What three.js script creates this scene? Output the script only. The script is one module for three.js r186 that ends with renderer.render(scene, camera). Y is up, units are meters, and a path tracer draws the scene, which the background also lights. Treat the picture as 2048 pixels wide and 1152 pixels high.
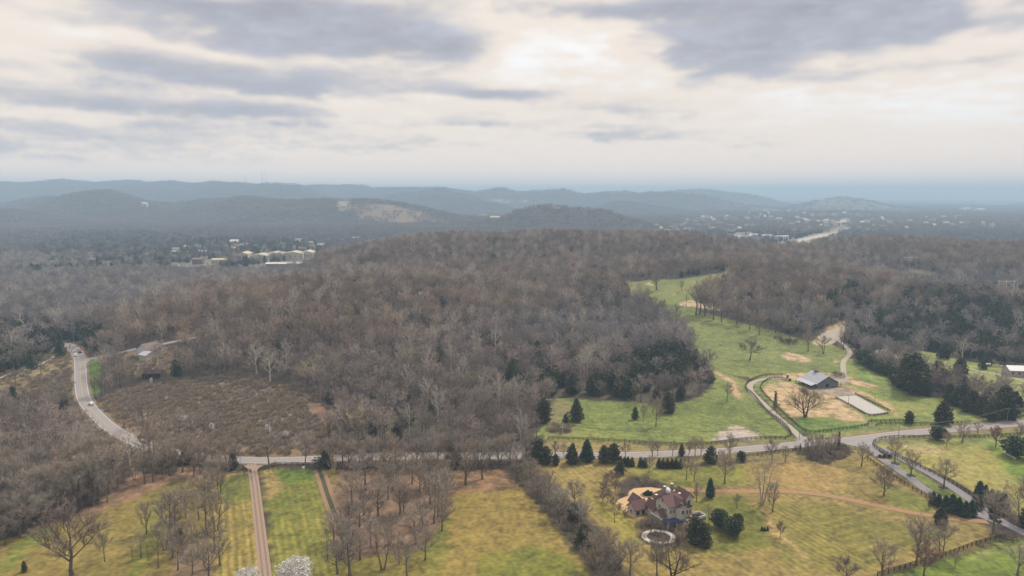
import * as THREE from 'three';

// ------------------------------------------------------------------ camera, sky, sun, exposure
const D2R = Math.PI / 180, F = 1366, CX = 1024, CY = 576, EYE = 125, PITCH = 7.75 * D2R;
const scene = new THREE.Scene();
const camera = new THREE.PerspectiveCamera(2 * Math.atan(576 / F) / D2R, 16 / 9, 1, 60000);
camera.position.set(0, EYE, 0);
camera.rotation.x = -PITCH;
const renderer = new THREE.WebGLRenderer({ antialias: true });
renderer.setSize(1024, 576);
renderer.toneMapping = THREE.LinearToneMapping;
renderer.toneMappingExposure = 1.12;
renderer.shadowMap.enabled = true;
const SUN_DIR = new THREE.Vector3(0.45, 0.80, -0.42).normalize();
const sun = new THREE.DirectionalLight(0xfff0dc, 3.7);
sun.name = 'sun';
sun.position.copy(SUN_DIR).multiplyScalar(3000).add(new THREE.Vector3(0, 0, -500));
sun.target.position.set(0, 0, -500);
sun.castShadow = true; sun.shadow.radius = 9;
sun.shadow.mapSize.set(4096, 4096);
Object.assign(sun.shadow.camera, { left: -900, right: 900, top: 900, bottom: -900, near: 10, far: 6000 });
scene.add(sun, sun.target);
scene.fog = new THREE.FogExp2(new THREE.Color().setRGB(0.54, 0.77, 1.0), 0.00019);

// ------------------------------------------------------------------ random numbers and noise
function rng(seed) { let a = (seed * 2654435761) >>> 0 || 1; return () => { a = (a + 0x6D2B79F5) >>> 0; let t = a; t = Math.imul(t ^ (t >>> 15), t | 1); t ^= t + Math.imul(t ^ (t >>> 7), t | 61); return ((t ^ (t >>> 14)) >>> 0) / 4294967296; }; }
const PERM = new Uint16Array(1024); { const r = rng(77); for (let i = 0; i < 512; i++) PERM[i] = i; for (let i = 511; i > 0; i--) { const j = (r() * (i + 1)) | 0; const t = PERM[i]; PERM[i] = PERM[j]; PERM[j] = t; } for (let i = 0; i < 512; i++) PERM[512 + i] = PERM[i]; }
const GRX = new Float32Array(512), GRY = new Float32Array(512); { const r = rng(78); for (let i = 0; i < 512; i++) { const a = r() * 6.28318; GRX[i] = Math.cos(a); GRY[i] = Math.sin(a); } }
function noise(x, y) {
  const xi = Math.floor(x), yi = Math.floor(y), fx = x - xi, fy = y - yi, X = xi & 511, Y = yi & 511, X1 = (X + 1) & 511, Y1 = (Y + 1) & 511;
  const u = fx * fx * fx * (fx * (fx * 6 - 15) + 10), v = fy * fy * fy * (fy * (fy * 6 - 15) + 10);
  const a = PERM[PERM[X] + Y], b = PERM[PERM[X1] + Y], c = PERM[PERM[X] + Y1], d = PERM[PERM[X1] + Y1];
  const n00 = GRX[a] * fx + GRY[a] * fy, n10 = GRX[b] * (fx - 1) + GRY[b] * fy, n01 = GRX[c] * fx + GRY[c] * (fy - 1), n11 = GRX[d] * (fx - 1) + GRY[d] * (fy - 1);
  const p = n00 + u * (n10 - n00), q = n01 + u * (n11 - n01);
  return (p + v * (q - p)) * 1.5;
}
function fbm(x, y, o) { let s = 0, a = 0.5; for (let i = 0; i < o; i++) { s += a * noise(x, y); x = x * 2.03 + 17.3; y = y * 2.03 - 9.1; a *= 0.5; } return s; }
const clamp = (x, a = 0, b = 1) => x < a ? a : x > b ? b : x, lerp = (a, b, t) => a + (b - a) * t, sstep = (a, b, x) => { const t = clamp((x - a) / (b - a)); return t * t * (3 - 2 * t); };
const lin = (c) => { c /= 255; return c <= 0.04045 ? c / 12.92 : Math.pow((c + 0.055) / 1.055, 2.4); };
const srgb = (c) => { c = clamp(c); return 255 * (c <= 0.0031308 ? c * 12.92 : 1.055 * Math.pow(c, 1 / 2.4) - 0.055); };
const ALB = 0.62;                                                     // how much darker a surface's own colour is than it looks in this light
const col = (r, g, b, k = ALB) => new THREE.Color().setRGB(lin(r) * k, lin(g) * k, lin(b) * k);

// ------------------------------------------------------------------ sight lines: a direction, a point at a forward distance, a projection
const SP = Math.sin(PITCH), CP = Math.cos(PITCH);
const ray = (px, py) => { const u = (px - CX) / F, v = -(py - CY) / F; return [u, v * CP - SP, -v * SP - CP]; };
const P = (px, py, D) => { const d = ray(px, py), t = D / -d[2]; return [d[0] * t, EYE + d[1] * t, -D]; };
const rowOf = (x, y, z) => { const dy = y - EYE, f = -dy * SP - z * CP, v = dy * CP - z * SP; return CY - (v / f) * F; };

// ------------------------------------------------------------------ sky: high overcast broken into grey-lavender bands with white breaks
{
  const SW = 2048, SH = 1024, data = new Float32Array(SW * SH * 4);
  const azel = (px, py) => { const d = ray(px, py), l = Math.hypot(...d); return [Math.atan2(d[0], -d[2]) / D2R, Math.asin(d[1] / l) / D2R]; };
  const K = 0.042;
  // cloud banks (grey, positive) and breaks (white, negative): centre, half width, half height, strength
  const banks = [[520, 20, 420, 28, .85], [560, 75, 360, 30, .8], [860, 100, 150, 34, .7], [420, 142, 330, 26, .75], [130, 130, 170, 34, .5], [560, 170, 170, 16, .5], [330, 205, 260, 20, .7], [90, 215, 160, 20, .45], [560, 232, 160, 12, .45], [160, 285, 300, 34, .5], [470, 262, 260, 18, .3],
    [975, 183, 150, 19, .85], [960, 246, 110, 13, .7], [1270, 222, 100, 22, .5], [1290, 262, 130, 14, .5], [1560, 20, 420, 42, .95], [1200, 6, 260, 20, .8], [1510, 110, 240, 40, .95], [1800, 152, 130, 20, .6], [1990, 115, 110, 18, .6], [1640, 60, 300, 30, .6], [1520, 282, 80, 8, .25], [1900, 40, 200, 22, .5], [800, 290, 220, 14, .3],
    [1120, 75, 190, 62, -.75], [60, 92, 100, 42, -.9], [1960, 200, 190, 60, -.8], [1050, 130, 90, 30, -.5], [140, 238, 150, 12, -.4], [1560, 215, 160, 40, -.35], [1980, 15, 80, 16, -.5], [700, 205, 120, 10, -.3], [1280, 150, 70, 30, -.5], [300, 85, 160, 9, -.4]].map(([x, y, w, h, s]) => { const [a, e] = azel(x, y); return [a, e, w * K * Math.cos(e * D2R), h * K, s]; });
  const horizon = [1.6, 1.18, .9], mid = [.86, .76, .67], grey = [lin(160), lin(162), lin(174)], white = [.95, .93, .92], top = [lin(228), lin(223), lin(220)];
  for (let r = 0; r < SH; r++) {
    const el = ((r + 0.5) / SH - 0.5) * 180, se = Math.sin(el * D2R), ce = Math.cos(el * D2R);
    for (let c = 0; c < SW; c++) {
      const rd = ((c + 0.5) / SW - 0.5) * 2 * Math.PI, x = Math.cos(rd) * ce, z = Math.sin(rd) * ce, i = (r * SW + c) * 4;
      let R, G, B;
      if (el <= 0) { R = horizon[0] * .5; G = horizon[1] * .5; B = horizon[2] * .5; } else {
        const k = 1 / (se + 0.085), cx = x * k, cz = z * k;
        const w1 = fbm(cx * 1.1 + 3, cz * 1.1, 4), w2 = fbm(cx * 1.1 - 9, cz * 1.1 + 5, 4), n = fbm(cx * 1.25 + w1 * 1.1, cz * 1.25 + w2 * 1.1, 6), n2 = fbm(cx * 4 + w2, cz * 4 - w1, 6);
        let az = Math.atan2(x, -z) / D2R;
        const aw = az + w1 * 7 + n2 * 1.6, ew = el + w2 * 1.5 + n2 * .55;
        const n3 = fbm(cx * 11 + n2 * 2, cz * 11 - w2 * 2, 4); let d = 0;
        for (const b of banks) { const u = (aw - b[0]) / b[2], v = (ew - b[1]) / b[3], q = u * u + v * v; if (q < 5) d += b[4] * Math.exp(-q * 1.1); }
        const inView = Math.exp(-Math.pow(az / 46, 6)) * (1 - sstep(15, 24, el));
        d = d * 1.12 * inView + (0.28 + n * 1.9) * (1 - inView) + inView * (n * .42 + n2 * .4 + n3 * .26);
        d *= sstep(0.2, 3.2, el);
        const g = sstep(0.05, 0.95, d), wb = sstep(0.08, -1.05, d + n2 * .35) * sstep(2, 7, el), m = 1 - Math.exp(-el / 1.9), t = sstep(10, 40, el);
        const lift = 1 + 0.8 * sstep(12, 68, el);
        const px = [0, 0, 0];
        for (let q = 0; q < 3; q++) { let v = lerp(lerp(horizon[q], mid[q], m), top[q], t); v = lerp(v, grey[q] * lerp(1.12, 1, t) * (1 + n2 * .3 + n3 * .2), g * .95); v = lerp(v, white[q], wb); px[q] = v * lift; }
        [R, G, B] = px;
      }
      data[i] = R; data[i + 1] = G; data[i + 2] = B; data[i + 3] = 1;
    }
  }
  const sky = new THREE.DataTexture(data, SW, SH, THREE.RGBAFormat, THREE.FloatType);
  sky.mapping = THREE.EquirectangularReflectionMapping; sky.magFilter = sky.minFilter = THREE.LinearFilter; sky.needsUpdate = true;
  scene.background = sky; scene.environment = sky;
}

// ------------------------------------------------------------------ terrain: ridges given by the line of their crest (column, row of the treetops, forward distance, half width)
const ridges = [];
function ridge(treetops, warp, ...pts) {
  ridges.push({ warp, p: pts.map(([px, py, D, w]) => { const q = P(px, py, D); return [q[0], q[2], Math.max(1, q[1] - treetops), w]; }) });
}
// far skyline
ridge(14, .3, [-260, 364, 6300, 771], [0, 361.5, 6300, 771], [100, 361, 6300, 685], [150, 359, 6300, 685], [205, 361.5, 6300, 685], [275, 361, 6195, 688], [340, 359.5, 6090, 690], [400, 362.5, 5985, 605], [450, 363, 5775, 610], [540, 362.5, 5670, 569], [580, 364, 5670, 526], [600, 371, 5670, 438], [625, 378, 5670, 352]);
ridge(14, .3, [600, 380, 6720, 622], [640, 366, 6720, 746], [700, 367, 6720, 746], [714, 372, 6615, 748], [760, 374.5, 6510, 750], [830, 371, 6510, 750], [880, 374, 6405, 512], [910, 376, 6300, 514], [953, 381, 6300, 471], [1000, 374, 6300, 471], [1040, 381, 6195, 429], [1073, 379.6, 6195, 429], [1120, 376, 6195, 429], [1165, 384.7, 6090, 431], [1215, 379.6, 6090, 431], [1250, 379, 6090, 431], [1280, 385, 5985, 416], [1310, 380.6, 5880, 417], [1345, 382, 5880, 417], [1395, 386.4, 5775, 392], [1420, 391.6, 5670, 352], [1460, 402, 5565, 307], [1500, 409, 5460, 389]);
ridge(14, .3, [760, 394, 5460, 342], [800, 384, 5460, 410], [871, 378, 5460, 410], [919, 385, 5180, 400], [970, 402, 5040, 362], [1022, 419, 4900, 286]);
ridge(14, .3, [1190, 414, 4900, 209], [1234, 400, 4900, 248], [1268, 403, 4900, 248], [1320, 411, 4900, 228]);
ridge(10, .3, [1330, 385, 7750, 581], [1380, 377, 7750, 678], [1420, 379, 7750, 678], [1470, 385, 7750, 581], [1510, 389, 7750, 485]);
ridge(14, .2, [1615, 410, 5775, 385], [1655, 396, 5775, 435], [1690, 392, 5775, 462], [1720, 397, 5775, 435], [1775, 410, 5775, 385]);
ridge(12, .3, [1380, 436, 4060, 152], [1416, 430, 4060, 171], [1485, 424, 4130, 252], [1600, 426, 4200, 280], [1656, 421, 4200, 308], [1690, 420, 4200, 308], [1724, 427, 4130, 308], [1793, 433, 4060, 280], [1840, 441, 3920, 210]);
// left side ranges
ridge(14, .35, [-120, 425, 3942, 377], [0, 424, 3942, 377], [68, 420, 3881, 377], [137, 403, 3819, 402], [175, 385, 3758, 436], [197, 378, 3696, 452], [239, 391, 3573, 419], [290, 412, 3388, 352], [342, 429, 3203, 302], [410, 445, 3018, 252]);
ridge(14, .35, [225, 380, 5670, 445], [267, 368, 5670, 514], [310, 375, 5565, 491], [360, 381, 5460, 488], [430, 384, 5180, 457], [500, 388, 5040, 428], [560, 392, 5040, 381]);
ridge(14, .35, [430, 402, 3573, 335], [489, 390, 3573, 402], [547, 398, 3450, 402], [602, 397, 3388, 402], [650, 395, 3326, 402], [684, 397, 3265, 402], [730, 395, 3203, 386], [783, 401, 3142, 369], [827, 412, 3080, 335], [858, 422, 3018, 302], [953, 432, 2957, 252]);
ridge(14, .35, [-200, 410, 3080, 352], [0, 415, 3018, 352], [40, 423, 3290, 400], [113, 437, 3080, 381], [180, 444, 2940, 362], [240, 455, 2622, 303], [330, 468, 2179, 306], [420, 480, 1776, 188]);
ridge(15, .3, [985, 441, 2622, 178], [1015, 429, 2622, 205], [1073, 407, 2622, 232], [1104, 403, 2622, 241], [1142, 409, 2622, 232], [1186, 412, 2622, 232], [1227, 429, 2561, 211], [1278, 450, 2470, 172], [1299, 460, 2410, 153]);
ridge(14, .3, [500, 432, 2900, 109], [560, 418, 3000, 163], [620, 409, 3100, 177], [690, 408, 3200, 177]);
ridge(14, .3, [-80, 400, 4300, 286], [10, 404, 4200, 258], [70, 394, 4200, 245], [110, 391, 4100, 231], [150, 402, 4000, 177]);
ridge(14, .3, [330, 404, 3700, 177], [385, 396, 3800, 218], [440, 391, 3900, 218], [480, 398, 3800, 163]);
// the wooded hill in the middle: near lobe and far lobe
ridge(13, .25, [325, 682, 480, 60], [410, 627, 560, 130], [479, 604, 600, 190], [547, 576, 640, 240], [633, 559, 670, 290], [700, 552, 690, 320], [780, 553, 740, 360], [860, 545, 820, 380], [930, 520, 950, 340], [1000, 495, 1100, 340]);
ridge(15, .2, [765, 498, 1000, 100], [800, 486, 1060, 150], [834, 475, 1110, 210], [885, 467, 1150, 290], [926, 463, 1180, 380], [981, 470, 1180, 440], [1022, 475, 1180, 440], [1056, 470, 1200, 450], [1125, 460, 1220, 460], [1176, 465, 1220, 460], [1261, 463, 1220, 460], [1320, 465, 1200, 440], [1347, 475, 1150, 320], [1400, 494, 1080, 240], [1450, 501, 1020, 220], [1515, 508, 1000, 200], [1587, 515, 1000, 180], [1640, 522, 1000, 140]);
ridge(0, .15, [1180, 560, 880, 340], [1240, 553, 890, 360], [1330, 545, 900, 380], [1400, 541, 900, 380], [1455, 537, 880, 360]);
ridge(15, .2, [1461, 562, 770, 180], [1519, 549, 770, 220], [1570, 552, 760, 220], [1604, 569, 730, 200], [1642, 600, 690, 150]);
ridge(15, .25, [1640, 503, 1400, 110], [1690, 487, 1350, 190], [1724, 477, 1300, 260], [1775, 475, 1300, 420], [1806, 474, 1250, 420], [1827, 486, 1200, 400], [1895, 489, 1150, 380], [1930, 487, 1150, 380], [2032, 486, 1100, 380], [2200, 486, 1100, 380]);
ridge(15, .2, [1790, 577, 780, 160], [1854, 566, 750, 190], [1912, 569, 720, 200], [1946, 588, 690, 190], [1998, 608, 650, 170], [2060, 624, 620, 150], [2200, 634, 600, 150]);
for (const R of ridges) {
  R.far = R.p[0][1] < -2500;
  R.x0 = Math.min(...R.p.map(a => a[0] - a[3] * 1.5)); R.x1 = Math.max(...R.p.map(a => a[0] + a[3] * 1.5));
  R.z0 = Math.min(...R.p.map(a => a[1] - a[3] * 1.5)); R.z1 = Math.max(...R.p.map(a => a[1] + a[3] * 1.5));
}
function height(x, z) {
  let sum = 0;
  for (const R of ridges) {
    if (x < R.x0 || x > R.x1 || z < R.z0 || z > R.z1) continue;
    let best = 0, wn = -9;
    for (let i = 0; i + 1 < R.p.length; i++) {
      const a = R.p[i], b = R.p[i + 1], dx = b[0] - a[0], dz = b[1] - a[1], t = clamp(((x - a[0]) * dx + (z - a[1]) * dz) / (dx * dx + dz * dz));
      const w = a[3] + (b[3] - a[3]) * t, d = Math.hypot(x - a[0] - dx * t, z - a[1] - dz * t) / w;
      if (d > 1.5) continue;
      if (wn < -5) { const s = R.p[0][3] * .8 + 60; wn = fbm(x / s, z / s, 3) * 1.6; }
      const q = d * (1 + R.warp * wn * Math.min(1, d * 2));
      if (q < 1) best = Math.max(best, (a[2] + (b[2] - a[2]) * t) * (Math.cos(Math.PI * q) + 1) / 2);
    }
    if (best > 0) { if (R.far) best *= 1 + .2 * fbm(x / 330, z / 330, 4); sum += Math.pow(best, 6); }
  }
  return Math.pow(sum, 1 / 6) + fbm(x / 140, z / 140, 2) * 1.6;
}
// grid lines: 4 m apart near the camera, wider towards the horizon
function lines(a, b, lo, hi, step, most) { const m = []; for (let v = a; v <= b + .01; v += step) m.push(v); let s = step, v = b; const up = []; while (v < hi) { s = Math.min(most, s * 1.07); v += s; up.push(v); } s = step; v = a; const dn = []; while (v > lo) { s = Math.min(most, s * 1.07); v -= s; dn.push(v); } return Float64Array.from([...dn.reverse(), ...m, ...up]); }
const GX = lines(-520, 720, -9000, 9000, 4, 90), GZ = lines(-1320, -120, -19000, 60, 4, 90), NX = GX.length, NZ = GZ.length, GH = new Float32Array(NX * NZ);
for (let j = 0; j < NZ; j++) for (let i = 0; i < NX; i++) GH[j * NX + i] = height(GX[i], GZ[j]);
function cell(A, v) { let lo = 0, hi = A.length - 2; while (lo < hi) { const m = (lo + hi + 1) >> 1; if (A[m] <= v) lo = m; else hi = m - 1; } return lo; }
function ground(x, z) {                                                 // height of the ground sheet itself (same triangles)
  const i = cell(GX, x), j = cell(GZ, z), u = clamp((x - GX[i]) / (GX[i + 1] - GX[i])), v = clamp((z - GZ[j]) / (GZ[j + 1] - GZ[j])), o = j * NX + i;
  const a = GH[o], b = GH[o + 1], c = GH[o + NX], d = GH[o + NX + 1];
  return u + v <= 1 ? a + (b - a) * u + (c - a) * v : d + (c - d) * (1 - u) + (b - d) * (1 - v);
}
function at(px, py) {                                                   // where a sight line meets the ground
  const d = ray(px, py); let t = 120, pt = t;
  for (let k = 0; k < 4000 && t < 30000; k++) {
    const y = EYE + d[1] * t; if (y < ground(d[0] * t, d[2] * t)) break;
    pt = t; t += Math.max(1.5, t * 0.004);
  }
  for (let k = 0; k < 18; k++) { const m = (t + pt) / 2; if (EYE + d[1] * m < ground(d[0] * m, d[2] * m)) t = m; else pt = m; }
  return new THREE.Vector3(d[0] * t, ground(d[0] * t, d[2] * t), d[2] * t);
}
const on = (x, z, dy = 0) => new THREE.Vector3(x, ground(x, z) + dy, z);

// ------------------------------------------------------------------ naming
const used = new Map();
function numbered(n) { const k = used.get(n) || 0; used.set(n, k + 1); return k ? n + '_' + String(k).padStart(3, '0') : n; }
function tag(o, label, category, group) { o.userData.label = label; o.userData.category = category; if (group) o.userData.group = group; return o; }
function thing(name, label, category, pos, turn = 0, group) { const o = new THREE.Group(); o.name = numbered(name); if (pos) o.position.copy(pos); o.rotation.y = turn; tag(o, label, category, group); scene.add(o); return o; }
function put(name, geo, m, parent) { const o = new THREE.Mesh(geo, m); o.name = parent ? name : numbered(name); o.castShadow = o.receiveShadow = true; (parent || scene).add(o); return o; }
function struct(name, geo, m) { const o = put(name, geo, m); o.userData.kind = 'structure'; return o; }

// ------------------------------------------------------------------ mesh builder
class MB {
  constructor() { this.p = []; this.c = []; this.uv = []; this.k = [1, 1, 1]; this.hasC = false; }
  tint(r, g, b) { this.k = [r, g === undefined ? r : g, b === undefined ? r : b]; this.hasC = true; return this; }
  tri(a, b, c) { this.p.push(a[0], a[1], a[2], b[0], b[1], b[2], c[0], c[1], c[2]); for (let i = 0; i < 3; i++) this.c.push(this.k[0], this.k[1], this.k[2]); return this; }
  quad(a, b, c, d) { return this.tri(a, b, c).tri(a, c, d); }
  box(x0, y0, z0, x1, y1, z1) {
    const v = (i) => [i & 1 ? x1 : x0, i & 2 ? y1 : y0, i & 4 ? z1 : z0];
    for (const [a, b, c, d] of [[0, 2, 3, 1], [4, 5, 7, 6], [0, 1, 5, 4], [2, 6, 7, 3], [0, 4, 6, 2], [1, 3, 7, 5]]) this.quad(v(a), v(b), v(c), v(d));
    return this;
  }
  tube(a, b, ra, rb, n = 4, cap = false) {
    const d = [b[0] - a[0], b[1] - a[1], b[2] - a[2]], l = Math.hypot(...d) || 1, w = d.map(q => q / l);
    let u = Math.abs(w[1]) < .9 ? [w[2], 0, -w[0]] : [0, -w[2], w[1]]; const ul = Math.hypot(...u) || 1; u = u.map(q => q / ul);
    const v = [w[1] * u[2] - w[2] * u[1], w[2] * u[0] - w[0] * u[2], w[0] * u[1] - w[1] * u[0]];
    const A = [], B = [];
    for (let i = 0; i < n; i++) { const t = i / n * 6.28319, c = Math.cos(t), s = Math.sin(t); A.push([0, 1, 2].map(q => a[q] + ra * (u[q] * c + v[q] * s))); B.push([0, 1, 2].map(q => b[q] + rb * (u[q] * c + v[q] * s))); }
    for (let i = 0; i < n; i++) { const j = (i + 1) % n; if (rb > 1e-4) this.quad(A[i], A[j], B[j], B[i]); else this.tri(A[i], A[j], b); if (cap && rb > 1e-4) this.tri(B[i], B[j], b); }
    return this;
  }
  blade(a, b, w, s) { const d = [b[0] - a[0], b[1] - a[1], b[2] - a[2]]; let n = [d[1] * s[2] - d[2] * s[1], d[2] * s[0] - d[0] * s[2], d[0] * s[1] - d[1] * s[0]]; const l = w / 2 / (Math.hypot(...n) || 1); n = n.map(q => q * l); return this.tri([a[0] - n[0], a[1] - n[1], a[2] - n[2]], [a[0] + n[0], a[1] + n[1], a[2] + n[2]], b); }
  // gable roof over a rectangle: ridge along x (axis 'x') or z; eave height e, ridge height r, overhang o, thickness t; slabs on two sides
  gable(x0, z0, x1, z1, e, r, axis = 'x', o = .5, t = .22) {
    const f = axis === 'x' ? (s, y, q) => [s, y, q] : (s, y, q) => [q, y, s], [a0, a1, b0, b1] = axis === 'x' ? [x0 - o, x1 + o, z0, z1] : [z0 - o, z1 + o, x0, x1], m = (b0 + b1) / 2, k = (r - e) / (m - b0);
    for (const [lo, y] of [[b0 - o, e - o * k], [b1 + o, e - o * k]]) {
      const T = [f(a0, y + t, lo), f(a1, y + t, lo), f(a1, r + t, m), f(a0, r + t, m)], U = [f(a0, y, lo), f(a1, y, lo), f(a1, r, m), f(a0, r, m)];
      this.quad(...T); this.quad(...U); this.quad(T[0], T[1], U[1], U[0]); this.quad(T[0], T[3], U[3], U[0]); this.quad(T[1], T[2], U[2], U[1]);
    }
    return this;
  }
  hip(x0, z0, x1, z1, e, r, o = .5, t = .2) {
    x0 -= o; z0 -= o; x1 += o; z1 += o; const w = x1 - x0, d = z1 - z0, h = Math.min(w, d) / 2, A = [x0, e + t, z0], B = [x1, e + t, z0], C = [x1, e + t, z1], E = [x0, e + t, z1];
    const R0 = w >= d ? [x0 + h, r + t, (z0 + z1) / 2] : [(x0 + x1) / 2, r + t, z0 + h], R1 = w >= d ? [x1 - h, r + t, (z0 + z1) / 2] : [(x0 + x1) / 2, r + t, z1 - h];
    if (w >= d) { this.quad(E, C, R1, R0).quad(B, A, R0, R1).tri(A, E, R0).tri(C, B, R1); } else { this.quad(A, E, R1, R0).quad(C, B, R0, R1).tri(B, A, R0).tri(E, C, R1); }
    this.box(x0, e, z0, x1, e + t - .003, z1); return this;
  }
  // walls of a rectangle with gable triangles where the roof needs them
  walls(x0, z0, x1, z1, y0, e, r, axis) {
    this.quad([x0, y0, z1], [x1, y0, z1], [x1, e, z1], [x0, e, z1]).quad([x1, y0, z0], [x0, y0, z0], [x0, e, z0], [x1, e, z0]).quad([x0, y0, z0], [x0, y0, z1], [x0, e, z1], [x0, e, z0]).quad([x1, y0, z1], [x1, y0, z0], [x1, e, z0], [x1, e, z1]);
    if (axis === 'x') { const m = (z0 + z1) / 2; this.tri([x0, e, z0], [x0, e, z1], [x0, r, m]).tri([x1, e, z1], [x1, e, z0], [x1, r, m]); }
    if (axis === 'z') { const m = (x0 + x1) / 2; this.tri([x0, e, z1], [x1, e, z1], [m, r, z1]).tri([x1, e, z0], [x0, e, z0], [m, r, z0]); }
    return this;
  }
  geo() { const g = new THREE.BufferGeometry(); g.setAttribute('position', new THREE.Float32BufferAttribute(this.p, 3)); if (this.hasC) g.setAttribute('color', new THREE.Float32BufferAttribute(this.c, 3)); g.computeVertexNormals(); return g; }
  build(name, m, parent) { return put(name, this.geo(), m, parent); }
}
const mats = {};
function std(key, color, rough = .9, extra = {}) { return mats[key] || (mats[key] = new THREE.MeshStandardMaterial({ name: key, color, roughness: rough, side: THREE.DoubleSide, ...extra })); }
// ------------------------------------------------------------------ what covers the ground: areas given by the sight lines to their corners
const areas = [];                                                       // colour, bare / evergreen / scrub density (0..255), outline
const area = (rgb, dens, pts, o = {}) => areas.push({ rgb, dens, pts: pts.map(([x, y]) => { const p = at(x, y); return [p.x, p.z]; }), ...o });
const NONE = [0, 0, 0];
// far and middle distance
area([116, 110, 92], [60, 56, 0], [[-20, 552], [60, 540], [140, 522], [220, 508], [330, 486], [500, 478], [660, 492], [650, 520], [600, 541], [430, 549], [280, 546], [120, 552]]);
area([150, 150, 98], NONE, [[10, 552], [60, 543], [130, 545], [150, 550], [70, 555]]);
area([150, 140, 105], NONE, [[160, 547], [240, 540], [290, 541], [280, 546], [170, 551]]);
area([140, 142, 96], [20, 10, 0], [[170, 530], [230, 520], [236, 530], [180, 538]]);
area([120, 116, 112], NONE, [[335, 536], [400, 520], [430, 518], [440, 545], [350, 549]]);
area([150, 160, 100], NONE, [[402, 530], [420, 525], [432, 545], [410, 545]]);
area([110, 106, 106], NONE, [[440, 540], [600, 518], [640, 512], [625, 535], [560, 548], [450, 549]]);
area([122, 118, 105], [70, 50, 0], [[1310, 458], [1400, 436], [1500, 438], [1640, 436], [1760, 440], [1760, 470], [1660, 482], [1600, 492], [1480, 503], [1400, 492]]);
area([120, 118, 104], [90, 60, 0], [[1500, 412], [1620, 412], [1800, 405], [2100, 402], [2100, 462], [1900, 466], [1760, 468], [1750, 438], [1520, 432]]);
area([142, 150, 96], NONE, [[1580, 497], [1610, 484], [1640, 479], [1672, 478], [1672, 488], [1620, 497]]);
area([150, 140, 112], NONE, [[1490, 505], [1580, 480], [1660, 462], [1676, 440], [1700, 436], [1706, 462], [1640, 482], [1560, 500], [1500, 512]]);
area([178, 160, 120], NONE, [[1678, 440], [1690, 437], [1702, 452], [1704, 462], [1692, 460]]);
area([165, 150, 115], [40, 0, 0], [[674, 410], [690, 401], [712, 402], [700, 420], [680, 425]]);
area([140, 118, 96], [150, 6, 0], [[700, 410], [760, 408], [850, 425], [900, 445], [800, 450], [720, 440]]);
area([185, 170, 130], NONE, [[975, 399], [1000, 397], [1026, 401], [1020, 404], [990, 403]]);
area([170, 158, 128], NONE, [[1030, 402], [1060, 399], [1050, 405]]);
area([126, 120, 92], [10, 0, 0], [[1814, 538], [1850, 540], [1935, 568], [2014, 594], [2004, 616], [1905, 598], [1828, 568]]);
area([186, 168, 126], NONE, [[1985, 590], [2060, 580], [2130, 584], [2130, 612], [2040, 610], [1992, 604]]);
area([150, 135, 100], [40, 0, 0], [[1630, 592], [1652, 590], [1660, 600], [1640, 604]]);
// evergreen woods
area([88, 82, 66], [120, 150, 0], [[1690, 700], [1720, 655], [1790, 620], [1900, 600], [2060, 620], [2100, 690], [2048, 730], [1950, 720], [1860, 700], [1800, 712], [1740, 705]]);
area([88, 82, 66], [150, 90, 0], [[1850, 566], [2000, 590], [2060, 620], [1900, 612], [1800, 620]]);
area([88, 82, 66], [140, 130, 0], [[-20, 655], [60, 650], [120, 672], [135, 690], [118, 716], [60, 735], [-20, 755]]);
area([88, 82, 66], [110, 140, 0], [[125, 664], [180, 660], [220, 690], [200, 706], [150, 690]]);
area([84, 78, 62], [90, 160, 0], [[1000, 800], [1010, 745], [1060, 740], [1120, 770], [1190, 765], [1260, 735], [1320, 705], [1370, 700], [1400, 735], [1410, 765], [1380, 790], [1320, 806], [1240, 797], [1150, 792], [1060, 800]]);
area([84, 78, 62], [150, 70, 0], [[700, 870], [740, 830], [820, 820], [900, 840], [880, 875], [760, 885]]);
area([86, 80, 64], [150, 90, 0], [[120, 470], [240, 462], [330, 470], [420, 485], [330, 505], [200, 525], [100, 530], [60, 500]]);
area([84, 80, 66], [150, 90, 0], [[1640, 620], [1700, 575], [1760, 590], [1740, 630], [1690, 650]]);
// upper pasture of the hillside
area([140, 142, 80], NONE, [[1236, 566], [1300, 560], [1385, 554], [1452, 546], [1470, 545], [1446, 566], [1402, 588], [1392, 606], [1392, 622], [1430, 630], [1480, 645], [1540, 660], [1600, 676], [1660, 690], [1692, 700], [1700, 728], [1682, 748], [1550, 754], [1500, 758], [1424, 736], [1398, 716], [1386, 690], [1368, 655], [1340, 640], [1318, 622], [1290, 602], [1250, 585]], { grass: 1 });
area([198, 172, 135], NONE, [[1380, 598], [1356, 606], [1362, 612], [1400, 616], [1440, 622], [1440, 612], [1400, 606]], { soil: 1 });
area([198, 172, 135], NONE, [[1288, 566], [1300, 564], [1308, 570], [1300, 572]], { soil: 1 });
area([198, 172, 135], NONE, [[1448, 544], [1475, 539], [1476, 546], [1455, 550]], { soil: 1 });
area([196, 168, 134], NONE, [[1560, 710], [1576, 704], [1600, 710], [1624, 720], [1618, 725], [1580, 722]], { soil: 1 });
area([190, 160, 120], NONE, [[1662, 720], [1676, 722], [1680, 727], [1668, 725]], { soil: 1 });
area([196, 176, 138], NONE, [[1622, 688], [1640, 668], [1660, 656], [1684, 650], [1690, 660], [1676, 676], [1660, 690], [1636, 692]], { soil: 1 });
area([190, 160, 110], NONE, [[1650, 655], [1690, 640], [1695, 655], [1660, 662]], { soil: 1 });
area([150, 140, 92], [60, 40, 40], [[1690, 690], [1712, 670], [1730, 650], [1738, 656], [1716, 690], [1704, 702]]);
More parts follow.
